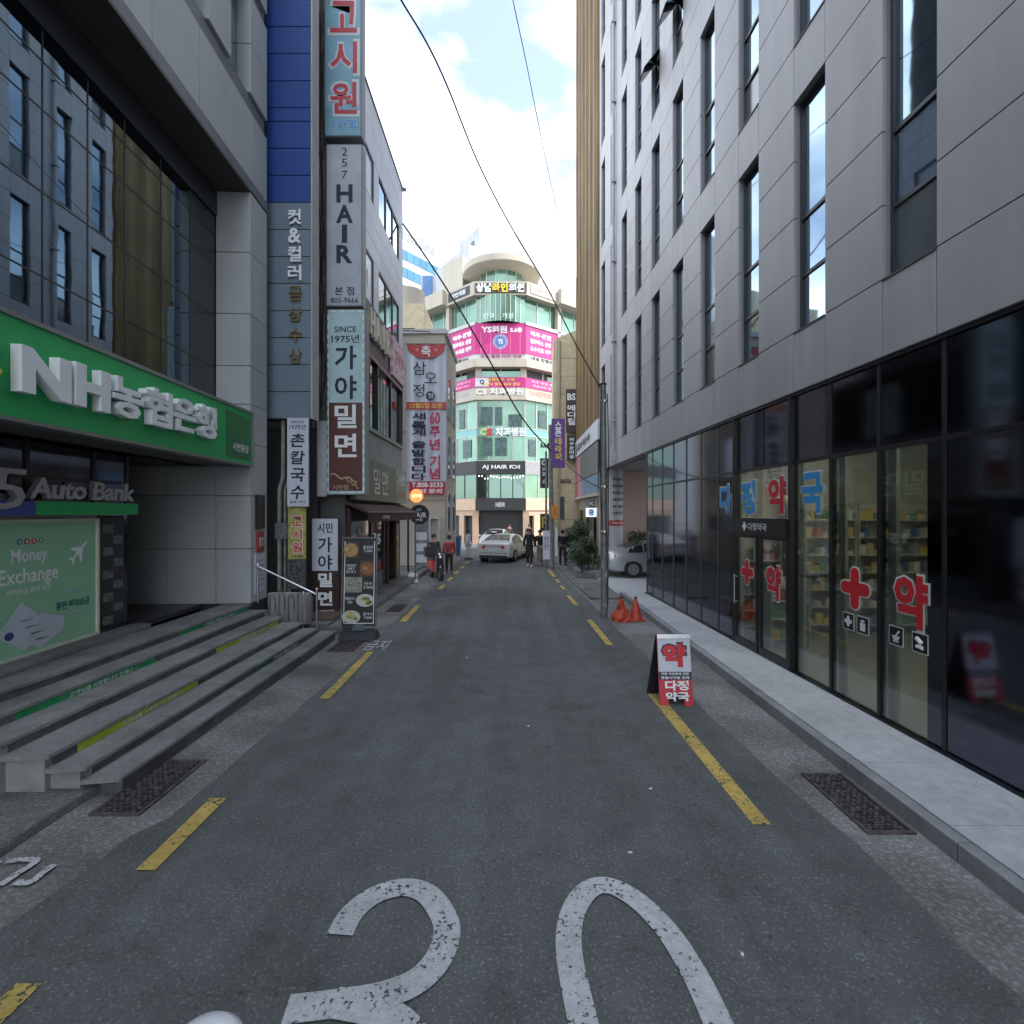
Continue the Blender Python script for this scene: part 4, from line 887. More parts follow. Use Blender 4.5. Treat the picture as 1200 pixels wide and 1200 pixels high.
food(ctr - .18, 1.82, .15, .14, wd2, [wd1, fy, wd2]); mplate(ctr + .01, ctr + .29, 1.28, 1.6, MATS['print_dark_brown'], 'photo_print', .003); food(ctr + .15, 1.44, .14, .13, wd1, [wd2, M('food_red', (.3, .07, .04), .6), wd2])
mplate(ctr - HW + .05, ctr + .06, .96, 1.27, M('noodle_print', (.25, .25, .21), .6, var=.6, scale=30), 'photo_print', .003)
food(ctr + .13, .80, .19, .13, pw, [fg, fd, fy, fg]); food(ctr - .15, .47, .19, .13, pw, [fy, fg, fy])
for x, z, tx in ((ctr + .17, 1.84, '물밀면\n7,000'), (ctr - .17, 1.44, '비빔밀면\n곱빼기\n만두추가'), (ctr + .19, 1.1, '만두\n5,000'), (ctr - .18, .8, '해물칼국수\n8,000'), (ctr + .19, .49, '칼국수\n7,000')):
    text(tx, (x, mrow(z) - .006, z), UX, .2, .14 + .05 * (tx.count('\n') > 1), white_l, ms, .002, 0, v=(0, .06, 1))
m = MB(); m.hull([(ctr - .38, 10.22, 0), (ctr + .38, 10.22, 0), (ctr + .38, 10.72, 0), (ctr - .38, 10.72, 0)], [(ctr - .34, 10.34, .20), (ctr + .34, 10.34, .20), (ctr + .34, 10.6, .20), (ctr - .34, 10.6, .20)]); m.build('base', M('black_plastic', (.02, .025, .03), .4), ms, bevel=.03)
m = MB(); m.hull([(ctr - .12, 10.3, .20), (ctr + .14, 10.28, .20), (ctr + .14, 10.4, .2), (ctr - .12, 10.4, .2)], [(ctr - .09, 10.34, .33), (ctr + .11, 10.34, .33), (ctr + .1, 10.4, .34), (ctr - .08, 10.4, .33)]); m.build('weight_bag', M('plastic_bag_grey', (.08, .10, .12), .4), ms, bevel=.02)
bx = thing('floor_mat', 'brown wooden threshold before the standing sign', 'mat', (-4.0, 11.9, .2)); m = MB(); m.box(-4.75, -3.97, 11.3, 12.15, .202, .24); m.build('board', M('brown_board', (.09, .06, .05), .6), bx)
# ------------------------------------------------------------------ left: arched building with the long banner
ab = thing('arched_building', 'pale cream building with arched side windows behind the hanging banner', 'building', (-5, 26, 0))
m = MB(); m.prism([(-9.5, 23), (-3.02, 23), (-3.02, 27.6), (-9.5, 27.6)], 0, 10.6); m.build('wall', cream, ab)
m = MB(); m.box(-9.6, -2.92, 22.92, 27.66, 10.601, 10.8); m.build('coping', cream_lt, ab)
for z in (3.1, 6.2, 9.0):
    m = MB(); m.box(-9.5, -3.0, 22.97, 22.999, z, z + .05); m.build('wall_joint', M('cream_joint', (.32, .29, .24), .8), ab)
FA = Fr(-3.02, 0, 0, 1, True)
for z0 in (7.0, 4.3, 1.6):
    for s0 in (23.7, 25.7):
        ring = [(s0, 0), (s0 + 1.3, 0), (s0 + 1.3, 1.3)] + [(s0 + .65 + .65 * math.cos(a_), 1.3 + .65 * math.sin(a_)) for a_ in [math.pi * k / 8 for k in range(1, 8)]] + [(s0, 1.3)]
        m = MB(FA); m.hull([(x, .004, z0 + z) for x, z in ring], [(x, .02, z0 + z) for x, z in ring]); w = m.build('window', black_gl, ab)
        m = MB(FA); m.tube([(x, .02, z0 + z) for x, z in ring + ring[:1]], .04, 5); m.build('frame', cream_lt, w)
bn = thing('long_banner', 'long white hanging banner with red top and blue and red lettering', 'banner', (-3.8, 22.8, 2.6))
yb = 22.82
def BZ(y): return zy(y, yb)
def BX(px): return (px - 600) / 600 * yb
X0, X1 = BX(476), BX(523)
m = MB(); n = 24
for k in range(n):
    a_, b_ = X0 + (X1 - X0) * k / n, X0 + (X1 - X0) * (k + 1) / n
    ya, yb2 = yb + .03 * math.sin(k * .9), yb + .03 * math.sin((k + 1) * .9)
    m.face([(a_, ya, BZ(564)), (b_, yb2, BZ(564)), (b_, yb2, BZ(404)), (a_, ya, BZ(404))])
cloth = m.build('cloth', white_bd, bn)
so_ = cloth.modifiers.new('Solidify', 'SOLIDIFY'); so_.thickness = .01
bf = yb - .06
m = MB(); c0 = (X0 + X1) / 2; rw = (X1 - X0) / 2 * .95; ring = [(c0 + rw * math.cos(math.pi + math.pi * k / 16), bf, BZ(404.5) + .62 * math.sin(math.pi + math.pi * k / 16)) for k in range(17)]
m.hull(ring, [(x, y - .004, z) for x, y, z in ring]); redb = M('banner_red', (.45, .06, .07), .6); m.build('red_top', redb, bn)
def BT(st, px, y, w, h, mat, off=.02, d=.008): return text(st, (BX(px), bf - d, BZ(y)), UX, w, h, mat, bn, .003, off)
BT('축', 499.5, 412, .42, .48, white_l); BT('★', 489, 410, .2, .2, M('star_red', (.75, .25, .2), .5)); BT('★', 511, 410, .2, .2, MATS['star_red'])
BT('삼', 492, 432, .58, .58, navy_t, .0); BT('오', 505, 443, .56, .48, navy_t, .0); BT('정', 491, 458, .5, .56, navy_t, .0)
m = MB(); m.disc((BX(504.5), bf - .006, BZ(464)), UX, UZ, .2, .2, 18, .003); em = m.build('emblem', navy_t, bn); text('정', (BX(504.5), bf - .011, BZ(464)), UX, .24, .24, white_l, em, .003, -.0)
m = MB(); m.box(X0, X1, bf - .004, bf, BZ(480), BZ(471.5)); m.build('red_strip', redb, bn); BT('12월5일 오픈', 500, 475.7, 1.45, .24, M('banner_gold', (.75, .5, .12), .5), .03)
for k, (ch, y) in enumerate((('새', 488), ('롭', 498), ('게', 507), ('출', 521), ('발', 531), ('합', 541), ('니', 550), ('다', 559))): BT(ch, 491, y, .62, .32, navy_t, .03)
for k, (ch, y, h) in enumerate((('60', 490, .55), ('주', 506, .5), ('년', 521, .5), ('기', 541, .55), ('념', 555, .52))): BT(ch, 510, y, .46, h, M('banner_crimson', (.5, .03, .10), .5), .03)
m = MB(); m.box(BX(480), BX(522), bf - .004, bf + .04, BZ(579), BZ(564.5)); m.build('phone_strip', M('banner_red_dark', (.42, .04, .09), .5), bn); BT('T.808-3533', 501, 568.2, 1.38, .22, white_l, .03); BT('예약 문의', 501, 575.5, 1.3, .2, white_l, .03)
m = MB(); m.tube([(X0 - .05, yb, BZ(403)), (X1 + .05, yb, BZ(403))], .03, 6); m.build('top_bar', galv, bn)
ol = thing('round_light_sign', 'glowing orange round sign at the foot of the long banner', 'sign', (BX(492), 22, 3.2)); m = MB(); m.disc((BX(492) , 22, zy(581, 22)), UX, UZ, .29, .29, 22, -.1); m.disc((BX(492), 22.01, zy(581, 22)), UX, UZ, .29, .29, 22, -.1) if False else None
m.build('face', M('glow_orange', (.9, .28, .08), .5, emit=.55, var=.25, scale=8), ol); text('삼오정', (BX(492), 21.99, zy(581, 22)), UX, .4, .16, M('glow_cream', (1, .75, .45), .5, emit=.7), ol, .003, .02)
hs = thing('round_sign', 'round black sign reading hair on a post beside the cream building', 'sign', (BX(492), 20.6, 0)); cx = (491.5 - 600) / 600 * 20.6
m = MB(); m.disc((cx, 20.6, zy(603, 20.6)), UX, UZ, .40, .40, 28, -.06); m.build('disc', black_fr, hs); text('HAIR', (cx, 20.53, zy(603.5, 20.6)), UX, .58, .2, white_l, hs, .003, .01); text('본점', (cx, 20.53, zy(609, 20.6)), UX, .25, .1, white_l, hs, .003); text('257', (cx, 20.53, zy(597.5, 20.6)), UX, .2, .08, white_l, hs, .003)
m = MB(); m.tube([(cx - .46, 20.62, 0), (cx - .46, 20.62, 2.75)], .04, 8); m.box(cx - .46, cx, 20.605, 20.64, 2.5, 2.55); m.build('post', black_fr, hs)
dr = thing('glass_entrance', 'glass entrance with pale frame and paper notices below the round hair sign', 'entrance', (-3.9, 22.9, 0))
m = MB(); m.box(-4.35, -3.7, 22.85, 22.96, .0, 2.15); m.build('door', M('pale_door_glass', (.2, .23, .24), .2, var=.3, scale=3), dr)
m = MB(); 
for x in (-4.42, -3.7, -3.3): m.box(x, x + .07, 22.8, 22.97, 0, 2.3)
m.box(-4.42, -3.23, 22.8, 22.97, 2.3, 2.38); m.build('frame', cream_lt, dr)
for k in range(3): m = MB(); m.box(-4.28, -3.8, 22.84, 22.849, .35 + .5 * k, .7 + .5 * k); m.build('notice', white_bd, dr)
gb = thing('litter_bag', 'small white plastic bag lying on the left kerb end', 'bag', (-3.75, 19.3, 0)); m = MB()
m.lathe([(.12, 0), (.2, .08), (.2, .18), (.12, .28), (.03, .3)], (-3.75, 19.4, .0), 9); m.lathe([(.06, 0), (.11, .04), (.08, .12), (.02, .14)], (-3.5, 18.7, .0), 8); m.build('plastic', M('thin_plastic', (.55, .57, .62), .35, var=.15, scale=20, bump=.8, bscale=15), gb)

# building left behind the arched one
lb = thing('tan_building', 'low tan building with a small balcony rising behind the cream building', 'building', (-7, 31, 0))
m = MB(); m.box(-10, -4.9, 28.5, 33, 0, 14.2); m.build('wall', beige_st, lb); m = MB(); m.lathe([(1.1, 0), (1.1, 1.2), (.1, 1.5)], (-6.2, 30, 14.2), 16); m.build('roof_tank', MATS['cream_wall'], lb, smooth=True)
m = MB(); m.box(-6.6, -5.4, 28.4, 28.499, 11.6, 12.8); m.build('window', black_gl, lb)

# ------------------------------------------------------------------ glass corner building closing the street
cb = thing('corner_clinic_building', 'chamfered green glass corner building with pink banners closing the street', 'building', (-1, 46, 0))
FCc = Fr(-2.9, 42, 1, 0, True); FCl = Fr(-2.9, 42, -.74, .67); FCr = Fr(1.05, 42, .79, .61, True)
frs = [(FCc, 3.95), (FCl, 8.6), (FCr, 8.6)]
core = [(-2.9, 42.15), (1.05, 42.15), (7.7, 47.4), (7.7, 57), (-9.1, 57), (-9.1, 47.95)]
m = MB(); m.prism([(x * .985, y + .1) for x, y in core], 0, 21.2); m.build('core', darkwall, cb)
def lay(z0, z1, mat, d0, d1, name, which=(0, 1, 2), par=cb, e=.0):
    for i in which:
        f, ln = frs[i]; a0, a1 = (-d1 * .0, ln)
        m = MB(f); ex = d1 * .36
        if i == 0: m.hull([(-ex, d1, z0), (ln + ex, d1, z0), (ln, d0, z0), (0, d0, z0)], [(-ex, d1, z1), (ln + ex, d1, z1), (ln, d0, z1), (0, d0, z1)])
        else: m.hull([(-ex, d1, z0), (ln, d1, z0), (ln, d0, z0), (0, d0, z0)], [(-ex, d1, z1), (ln, d1, z1), (ln, d0, z1), (0, d0, z1)])
        m.build(name, mat, par)
fas = M('charcoal_fascia', (.03, .032, .035), .5)
def glaze(z0, z1, i, nx, nz, mat, d=.0, frame=None, name='pane'):
    f, ln = frs[i]; w = ln / nx; h = (z1 - z0) / nz
    for a_ in range(nx):
        for b_ in range(nz):
            fpiece(name, f, a_ * w + .03, (a_ + 1) * w - .03, d - .05, d + random.uniform(-.004, .004), z0 + b_ * h + .03, z0 + (b_ + 1) * h - .03, mat, cb, 0)
    m = MB(f)
    for a_ in range(nx + 1): m.box(a_ * w - .04, a_ * w + .04, d - .06, d + .04, z0, z1)
    for b_ in range(nz + 1): m.box(0, ln, d - .06, d + .035, z0 + b_ * h - .03, z0 + b_ * h + .03)
    m.build('mullions', frame or M('aluminium_mullion', (.42, .44, .40), .4, .3), cb)
# ground floor
glaze(.1, 2.72, 0, 4, 1, MATS['dim_glass'], -.3, black_fr)
lay(2.74, 3.72, fas, -.3, .25, 'fascia', (0,)); lay(2.74, 3.72, M('apricot_fascia', (.58, .42, .30), .7), -.3, .2, 'fascia', (1, 2)); lay(2.3, 2.738, M('apricot_low', (.5, .35, .25), .7), -.3, .1, 'fascia', (1, 2))
m = MB(FCc); m.box(-.35, .15, -.3, .1, 0, 2.74); m.box(3.8, 4.3, -.3, .1, 0, 2.74); m.build('pillar', MATS['apricot_low'], cb)
m = MB(FCr); m.box(.9, 2.0, -.1, .12, 0, 2.3); m.box(3.2, 4.0, -.1, .12, 0, 2.3); m.build('pillar', MATS['apricot_fascia'], cb); m = MB(FCl); m.box(1.4, 2.0, -.1, .12, 0, 2.3); m.build('pillar', MATS['apricot_low'], cb)
text('NERR', (-.95, 41.74, 3.2), UX, .75, .36, white_l, cb, .01, .0)
# first floor dark glass and black sign band
glaze(3.72, 5.7, 0, 4, 1, dark_gl, .0, black_fr); glaze(3.72, 5.7, 1, 6, 1, dark_gl, .0, black_fr); glaze(3.72, 5.7, 2, 6, 1, teal_gl, .0)
lay(5.7, 6.78, fas, -.1, .12, 'sign_band', (0, 1)); lay(5.7, 6.78, M('grey_band', (.3, .3, .31), .6), -.1, .08, 'sign_band', (2,))
text('AJ HAIR fOil', (-.9, 41.87, 6.25), UX, 3.1, .42, white_l, cb, .02, .02)
rnd = random.Random(2)
for k in range(16):
    m = MB(); x = -2.7 + .24 * k; z = 5.42 + rnd.uniform(-.1, .14); m.lathe([(.02, -.05), (.05, 0), (.02, .05)], (x, 41.93, z), 6); m.build('spot_lamp', M('lamp_glow', (1, .95, .8), .5, emit=1.5), cb)
# green glass two floors
for i, nx in ((0, 4), (1, 7), (2, 7)):
    glaze(6.8, 8.85, i, nx, 1, teal_gl); glaze(9.45, 11.75, i, nx, 1, teal_gl)
lay(8.85, 9.45, M('teal_spandrel', (.16, .34, .33), .2, .2), -.1, .0, 'spandrel')
for (a0, a1, z0, z1) in ((.5, 1.3, 7.2, 8.7), (1.5, 2.5, 7.2, 8.7), (.35, 1.3, 9.7, 11.2), (1.5, 2.1, 9.7, 11.2), (2.6, 3.7, 9.6, 10.6)):
    m = MB(FCc); m.box(a0, a1, .045, .06, z0, z1); m.build('open_window', M('dark_teal_opening', (.04, .09, .09), .3, var=.6, scale=4), cb)
for (f, a0, a1, z0, z1) in ((FCr, .4, 1.1, 7.2, 8.6), (FCr, 1.5, 2.4, 9.7, 11.1), (FCl, .6, 1.6, 7.1, 8.6), (FCl, 1.4, 2.1, 9.6, 11.2)):
    m = MB(f); m.box(a0, a1, .045, .06, z0, z1); m.build('open_window', MATS['dark_teal_opening'], cb)
text('C', (-2.35, 41.9, 9.15), UX, .55, .55, M('lime_letter', (.35, .6, .12), .4), cb, .05, .05); text('S', (-1.85, 41.88, 9.15), UX, .5, .6, red_t, cb, .05, .05); text('치과병원', (-.1, 41.9, 9.15), UX, 2.5, .72, white_l, cb, .05, .04)
# ledge, signs, pink strip
lay(11.76, 12.1, cream, -.2, .25, 'ledge'); lay(12.1, 12.8, MATS['cream_wall'], -.2, .12, 'sign_ledge')
text('CS 치과병원', (-1.0, 41.83, 12.45), UX, 3.9, .58, white_l, cb, .05, .03)
uFl = -FCl.U(); uFr = FCr.U()
text('치과병원 교정', FCl.p(2.6, .13, 12.42), uFl, 3.6, .45, cream_lt, cb, .02, .02); text('24시간진료 치과', FCr.p(2.2, .13, 12.42), uFr, 3.6, .45, M('pale_red', (.65, .3, .25), .5), cb, .02, .02)
lay(12.8, 13.62, pink_bd, -.1, .16, 'pink_strip')
text('임플란트 교정', (-.9, 41.82, 13.42), UX, 2.2, .24, yellow_l, cb, .004, .02); text('사랑니 발치 24시 상담', (-.9, 41.82, 13.06), UX, 3.1, .26, yellow_l, cb, .004, .02)
m = MB(FCc); m.box(-.1, 1.0, .165, .17, 12.86, 13.56); m.build('white_panel', white_bd, cb); text('Q', (-2.45, 41.8, 13.2), UX, .35, .4, black_t, cb, .02, .03)
for f, u_, mm in ((FCl, uFl, pale_pink), (FCr, uFr, pale_pink)):
    text('척추 관절 통증클리닉', f.p(2.6, .165, 13.38), u_, 4.0, .2, mm, cb, .004, .02); text('진료시간 평일 야간', f.p(2.4, .165, 13.05), u_, 3.4, .2, mm, cb, .004, .02)
# windows strip with piers
for i, nx in ((0, 2), (1, 4), (2, 4)): glaze(13.62, 14.4, i, nx, 1, dark_gl, -.25)
for f, s_ in ((FCc, -.1), (FCc, 3.6), (FCl, 4.2), (FCr, 4.2)): m = MB(f); m.box(s_, s_ + .5, -.3, .02, 13.62, 14.4); m.build('pier', cream, cb)
lay(14.4, 15.05, cream, -.2, .45, 'beam')
lay(15.05, 15.5, cream_lt, -.1, .2, 'sign_ledge')
text('관절·통증·비만·피부', (-.9, 41.75, 15.28), UX, 3.4, .3, M('plum_text', (.25, .02, .15), .5), cb, .006, .03); text('YS의원 통증클리닉', FCl.p(2.6, .21, 15.28), uFl, 3.6, .32, black_t, cb, .006, .03); text('내과 정형외과 YS', FCr.p(2.3, .21, 15.28), uFr, 3.6, .32, black_t, cb, .006, .03)
lay(15.5, 18.0, pink_bd, -.1, .24, 'pink_banner', (0,)); lay(15.5, 17.85, pink_bd, -.1, .22, 'pink_banner', (1, 2)); 
text('YS의원', (-1.45, 41.75, 17.5), UX, 2.1, .62, white_l, cb, .006, .04); text('5.6층', (.35, 41.75, 17.45), UX, 1.0, .42, white_l, cb, .006, .04)
m = MB(); m.disc((-.95, 41.754, 16.5), UX, UZ, .62, .62, 24, -.01); em = m.build('emblem', M('blue_grey_emblem', (.25, .30, .48), .5), cb); m = MB(); m.disc((-.95, 41.74, 16.5), UX, UZ, .42, .42, 20, -.01); m.build('emblem_centre', M('emblem_blue', (.1, .15, .4), .5), em); text('YS', (-.95, 41.725, 16.5), UX, .4, .4, white_l, em, .003, .03)
for k in range(5):
    m = MB(FCc); m.box(.35 + .8 * k, .37 + .8 * k, .241, .25, 15.5, 17.2); m.build('banner_seam', pale_pink, cb)
for f, u_ in ((FCl, uFl), (FCr, uFr)):
    for k, tx in enumerate(('척추·관절', '필라테스 성장', '도수치료 체형')): text(tx, f.p(1.55, .226, 17.3 - .62 * k), u_, 2.3, .42, white_l if f is FCl else pale_pink, cb, .004, .05)
lay(17.86, 18.15, cream_lt, -.1, .3, 'banner_frame', (1, 2))
# glass storey, bowed at the centre
bow = [(-2.9 + 3.95 * k / 10, 42 - .75 * math.sin(math.pi * k / 10)) for k in range(11)]
for k in range(10):
    (x0, y0), (x1, y1) = bow[k], bow[k + 1]
    f = Fr(x0, y0, x1 - x0, y1 - y0, True); ln = math.hypot(x1 - x0, y1 - y0)
    fpiece('pane', f, .02, ln - .02, -.05, 0, 18.05, 20.2, teal_gl, cb, 0)
    m = MB(f); m.box(-.03, .03, -.06, .04, 18.02, 20.2); m.build('mullion', MATS['aluminium_mullion'], cb)
for k, ch in enumerate('안과 개원'):
    if ch != ' ': text(ch, (-2.1 + .5 * k, 41.2, 18.4), UX, .4, .45, M('etched_teal', (.5, .75, .7), .4), cb, .004)
glaze(18.15, 20.2, 1, 6, 1, teal_gl, -.15); glaze(18.15, 20.2, 2, 6, 1, teal_gl, -.15)
for f, s_ in ((FCl, 3.1), (FCl, 6.6), (FCr, 3.4), (FCr, 6.8)): m = MB(f); m.box(s_, s_ + .4, -.1, .3, 15.5, 20.2); m.build('column', cream, cb)
lay(20.2, 21.3, cream, -.4, .5, 'roof_beam', (0,)); lay(20.2, 21.3, cream, -.4, .5, 'roof_beam', (1, 2))
for f in (FCl, FCr): m = MB(f); m.box(3.2, 8.8, .505, .95, 20.25, 21.5); m.build('roof_beam', cream, cb)
m = MB(FCc); m.box(-.1, 4.05, .51, .56, 20.35, 21.15); m.build('sign_panel', M('olive_sign', (.07, .07, .04), .5), cb)
for k, (ch, c_) in enumerate(zip('상남라인의원', (white_l, white_l, yellow_l, yellow_l, white_l, white_l))): text(ch, (-2.6 + .66 * k, 41.43, 20.75), UX, .6, .72, c_, cb, .06, .05)
m = MB(FCl); m.box(.3, 2.9, .505, .55, 20.4, 21.1); m.build('sign_panel', fas, cb); text('라인의원', FCl.p(1.6, .555, 20.75), uFl, 1.7, .42, white_l, cb, .02, .03)
m = MB(FCr); m.box(.2, 2.9, .505, .55, 20.45, 21.2); m.build('sign_panel', cream_lt, cb); text('내과·외과', FCr.p(1.5, .555, 20.9), uFr, 2.2, .25, MATS['pale_red'], cb, .01, .03)
# rooftop drum and disc
m = MB(); m.prism(core, 21.2, 21.32); m.build('roof', cream, cb)
for k in range(14):
    a0 = 2 * math.pi * k / 14; a1 = 2 * math.pi * (k + 1) / 14; cxx, cyy, rr = -.9, 44.3, 1.95
    p0 = (cxx + rr * math.cos(a0), cyy + rr * math.sin(a0)); p1 = (cxx + rr * math.cos(a1), cyy + rr * math.sin(a1))
    f = Fr(*p0, p1[0] - p0[0], p1[1] - p0[1], True); ln = math.dist(p0, p1)
    fpiece('pane', f, .03, ln - .03, -.05, 0, 21.32, 22.75, teal_gl, cb, 0); m = MB(f); m.box(-.04, .04, -.06, .04, 21.32, 22.75); m.build('mullion', MATS['aluminium_mullion'], cb)
m = MB(); m.lathe([(1.8, 0), (3.25, .25), (3.35, .35), (3.35, .85), (.1, .95)], (-.9, 44.5, 22.6), 40); m.build('roof_disc', cream, cb, smooth=True)
rb1 = M('shaded_blue_render', (.42, .46, .52), .8, var=.05)
# blocks behind the roof
wb = thing('white_stair_block', 'tall white rendered block with a small window rising behind the round roof', 'building', (-2, 54, 0))
m = MB(); m.prism([(-4.2, 50), (3.5, 53), (3, 62), (-8.3, 55.5)], 0, 28.7); m.build('wall', M('bright_white_render', (.46, .47, .48), .8), wb)
m = MB(); m.prism([(-3.35, 52.6), (2.6, 55), (2, 61), (-5.8, 56)], 28.7, 32); m.build('stair_tower', MATS['bright_white_render'], wb)
m = MB(FCl); 
f = Fr(-3.35, 52.6, -2.45, 3.4); m = MB(f); m.box(1.0, 1.6, 0, .05, 30, 30.9); m.build('window', black_gl, wb); m = MB(); m.tube([(-3.5, 53, 32), (-3.5, 53, 34.5)], .03, 5); m.build('antenna', galv, wb)
f = Fr(-4.2, 50, -4.1, 5.5); m = MB(f); m.box(1.9, 2.3, 0, .1, 26.9, 27.1); m.build('vent', black_fr, wb)
bs = thing('blue_slab_building', 'narrow dark blue and pale slab building left of the white block', 'building', (-8.5, 56, 0))
m = MB(); m.box(-10.0, -8.45, 56, 58, 0, 28.5); m.build('wall', rb1, bs); m = MB(); m.box(-9.75, -8.7, 55.9, 55.999, 18, 23.2); m.box(-9.75, -8.7, 55.9, 55.999, 23.6, 28.4); m.build('blue_panel', M('mid_blue_panel', (.06, .16, .35), .4), bs)
bq = thing('beige_roof_block', 'small beige plant room on the roof of the corner building', 'roof block', (-5, 46, 21.3))
m = MB(); m.prism([(-4.3, 44.6), (-3.4, 46.5), (-5.2, 48), (-6.3, 46.8)], 21.32, 25.0); m.build('wall', cream, bq)
rw_ = thing('white_window_block', 'white rendered building with four square windows right of the round roof', 'building', (5, 50, 0))
f = Fr(2.4, 46.6, 6.2, 4.6, True); m = MB(f); m.box(0, 9, -6, 0, 0, 25.2); m.build('wall', MATS['bright_white_render'], rw_)
for k in range(5):
    m = MB(f); m.box(.6 + 1.15 * k, 1.25 + 1.15 * k, .004, .03, 22.6, 23.8); w = m.build('window', M('pale_window', (.3, .33, .38), .3), rw_)
    m = MB(f); m.box(.54 + 1.15 * k, 1.31 + 1.15 * k, .0, .02, 22.54, 23.86); m.build('frame', M('mauve_frame', (.45, .42, .45), .6), w)
# finance tower far off
ft = thing('finance_tower', 'far white office tower with ice blue window bands and its name at the top', 'tower', (-30, 125, 0))
FT = Fr(-27.5, 118, 13, 17, True); uT = FT.U()
m = MB(FT); m.box(-6, 40, -25, 0, 0, 73); m.build('wall', M('tower_white', (.40, .42, .45), .7), ft)
ice = M('ice_blue_glass', (.05, .17, .26), .15, .2, rand=.12)
for k in range(15):
    z = 4 + 4.15 * k
    for j in range(11): fpiece('window', FT, -2 + 2.1 * j, -2 + 2.1 * j + 2.0, .005, .1, z, z + 2.3, ice, ft, 0)
text('tion Finance Center', FT.p(6, .05, 68.3), uT, 15, 2.8, M('tower_grey_text', (.35, .37, .4), .5), ft, .1, .0)

# ------------------------------------------------------------------ right: gold louvred building, low shop, beige building
FG = Fr(3.7, 0, 0, 1)      # d towards the street (-x)
gd = thing('gold_louvre_building', 'tall building wrapped in thin vertical gold louvres beyond the grey one', 'building', (8, 26, 0))
m = MB(FG); m.box(22.36, 29.8, -9, -.12, 6.6, 46); m.build('wall', gold_dk, gd)
m = MB(FG); y = 22.4; k = 0; rnd = random.Random(4)
while y < 29.7:
    z = 5.75 if y > 22.4 else 6.7
    m.box(y, y + .05, -.12, 0 + .03 * math.sin(y * 5), 6.62, 46); y += .095
m.build('louvres', gold_m, gd, kind='stuff')
ls = thing('low_shop', 'low shop with slanting white signboard and posters under the gold louvres', 'shop', (6, 26, 0))
m = MB(FG); m.box(22.7, 29.8, -8, -.1, 0, 6.6); m.build('wall', M('shop_beige', (.32, .28, .22), .8), ls)
m = MB(); m.box(3.85, 12, 22.62, 22.699, 0, 4.4); m.build('side_wall', pinkish, ls)
m = MB(FG); m.box(21.9, 29.8, -.05, .04, 5.72, 6.6); m.build('signboard', white_bd, ls)
uG = Vector((0, -1, 0))
text('본가 미소야', FG.p(26.2, .045, 6.15), uG, 4.2, .42, black_t, ls, .01, .04); text('24', FG.p(28.9, .045, 6.15), uG, .6, .5, black_t, ls, .01, .04)
pc = [M('poster_pink', (.45, .16, .2), .5), M('poster_grey', (.25, .26, .28), .4, var=.6, scale=5), M('poster_blue', (.08, .2, .32), .4), M('poster_dark', (.06, .06, .07), .4, var=.6, scale=4)]
for k in range(8):
    a0 = 22.0 + .97 * k
    fpiece('window_poster', FG, a0, a0 + .93, -.02, .02, 4.3, 5.66, pc[3] if k < 6 else pc[0], ls, .004)
    fpiece('window_poster', FG, a0, a0 + .93, -.02, .02, 3.45, 4.27, pc[2] if k < 5 else pc[0], ls, .004)
m = MB(FG); m.box(22.0, 29.8, -.05, .08, 3.3, 3.44); m.build('ledge', cream, ls)
for k in range(3): m = MB(FG); m.box(23 + 2.2 * k, 24.5 + 2.2 * k, -.08, .02, .6, 2.7); m.build('window', black_gl, ls)
bu = thing('lit_box_sign', 'small white and blue lit box sign projecting from the low shop', 'sign', (3.4, 23, 2.6)); m = MB(); m.box(3.32, 3.78, 22.9, 23.05, 2.38, 2.78); m.build('case', M('lit_white', (.75, .82, .9), .4, emit=.35), bu)
text('중', (3.55, 22.899, 2.58), UX, .26, .28, blue_t, bu, .003, .05); m = MB(); m.box(3.42, 3.72, 22.9, 23.05, 2.8, 3.15); m.build('upper_case', M('dark_case', (.12, .13, .14), .5), bu); text('PC', (3.57, 22.899, 2.97), UX, .2, .16, white_l, bu, .003)
bg_ = thing('beige_tiled_building', 'beige panelled building projecting into the street beyond the gold louvres', 'building', (4, 32, 0))
m = MB(); m.hull([(2.42, 30, 0), (3.85, 30, 0), (6, 33.4, 0), (2.6, 33.4, 0)], [(2.42, 30, 12.7), (3.85, 30, 13.3), (6, 33.4, 13.3), (2.6, 33.4, 12.7)]); m.build('wall', beige_st, bg_)
for k in range(12):
    for a0, a1 in ((2.86, 3.83),): fpiece('panel', ID, a0, a1, 29.96, 29.999, .05 + 1.05 * k, 1.08 + 1.05 * k, beige_st, bg_, .012)
    fpiece('panel', ID, 2.43, 2.66, 29.96, 29.999, .05 + 1.05 * k, 1.08 + 1.05 * k, beige_st, bg_, .012)
m = MB(); m.tube([(2.76, 29.93, 0), (2.76, 29.93, 12.6)], .06, 8); m.build('drainpipe', M('beige_pipe', (.35, .33, .27), .6), bg_, smooth=True)
dk_or = M('maroon_sign', (.06, .03, .035), .5)
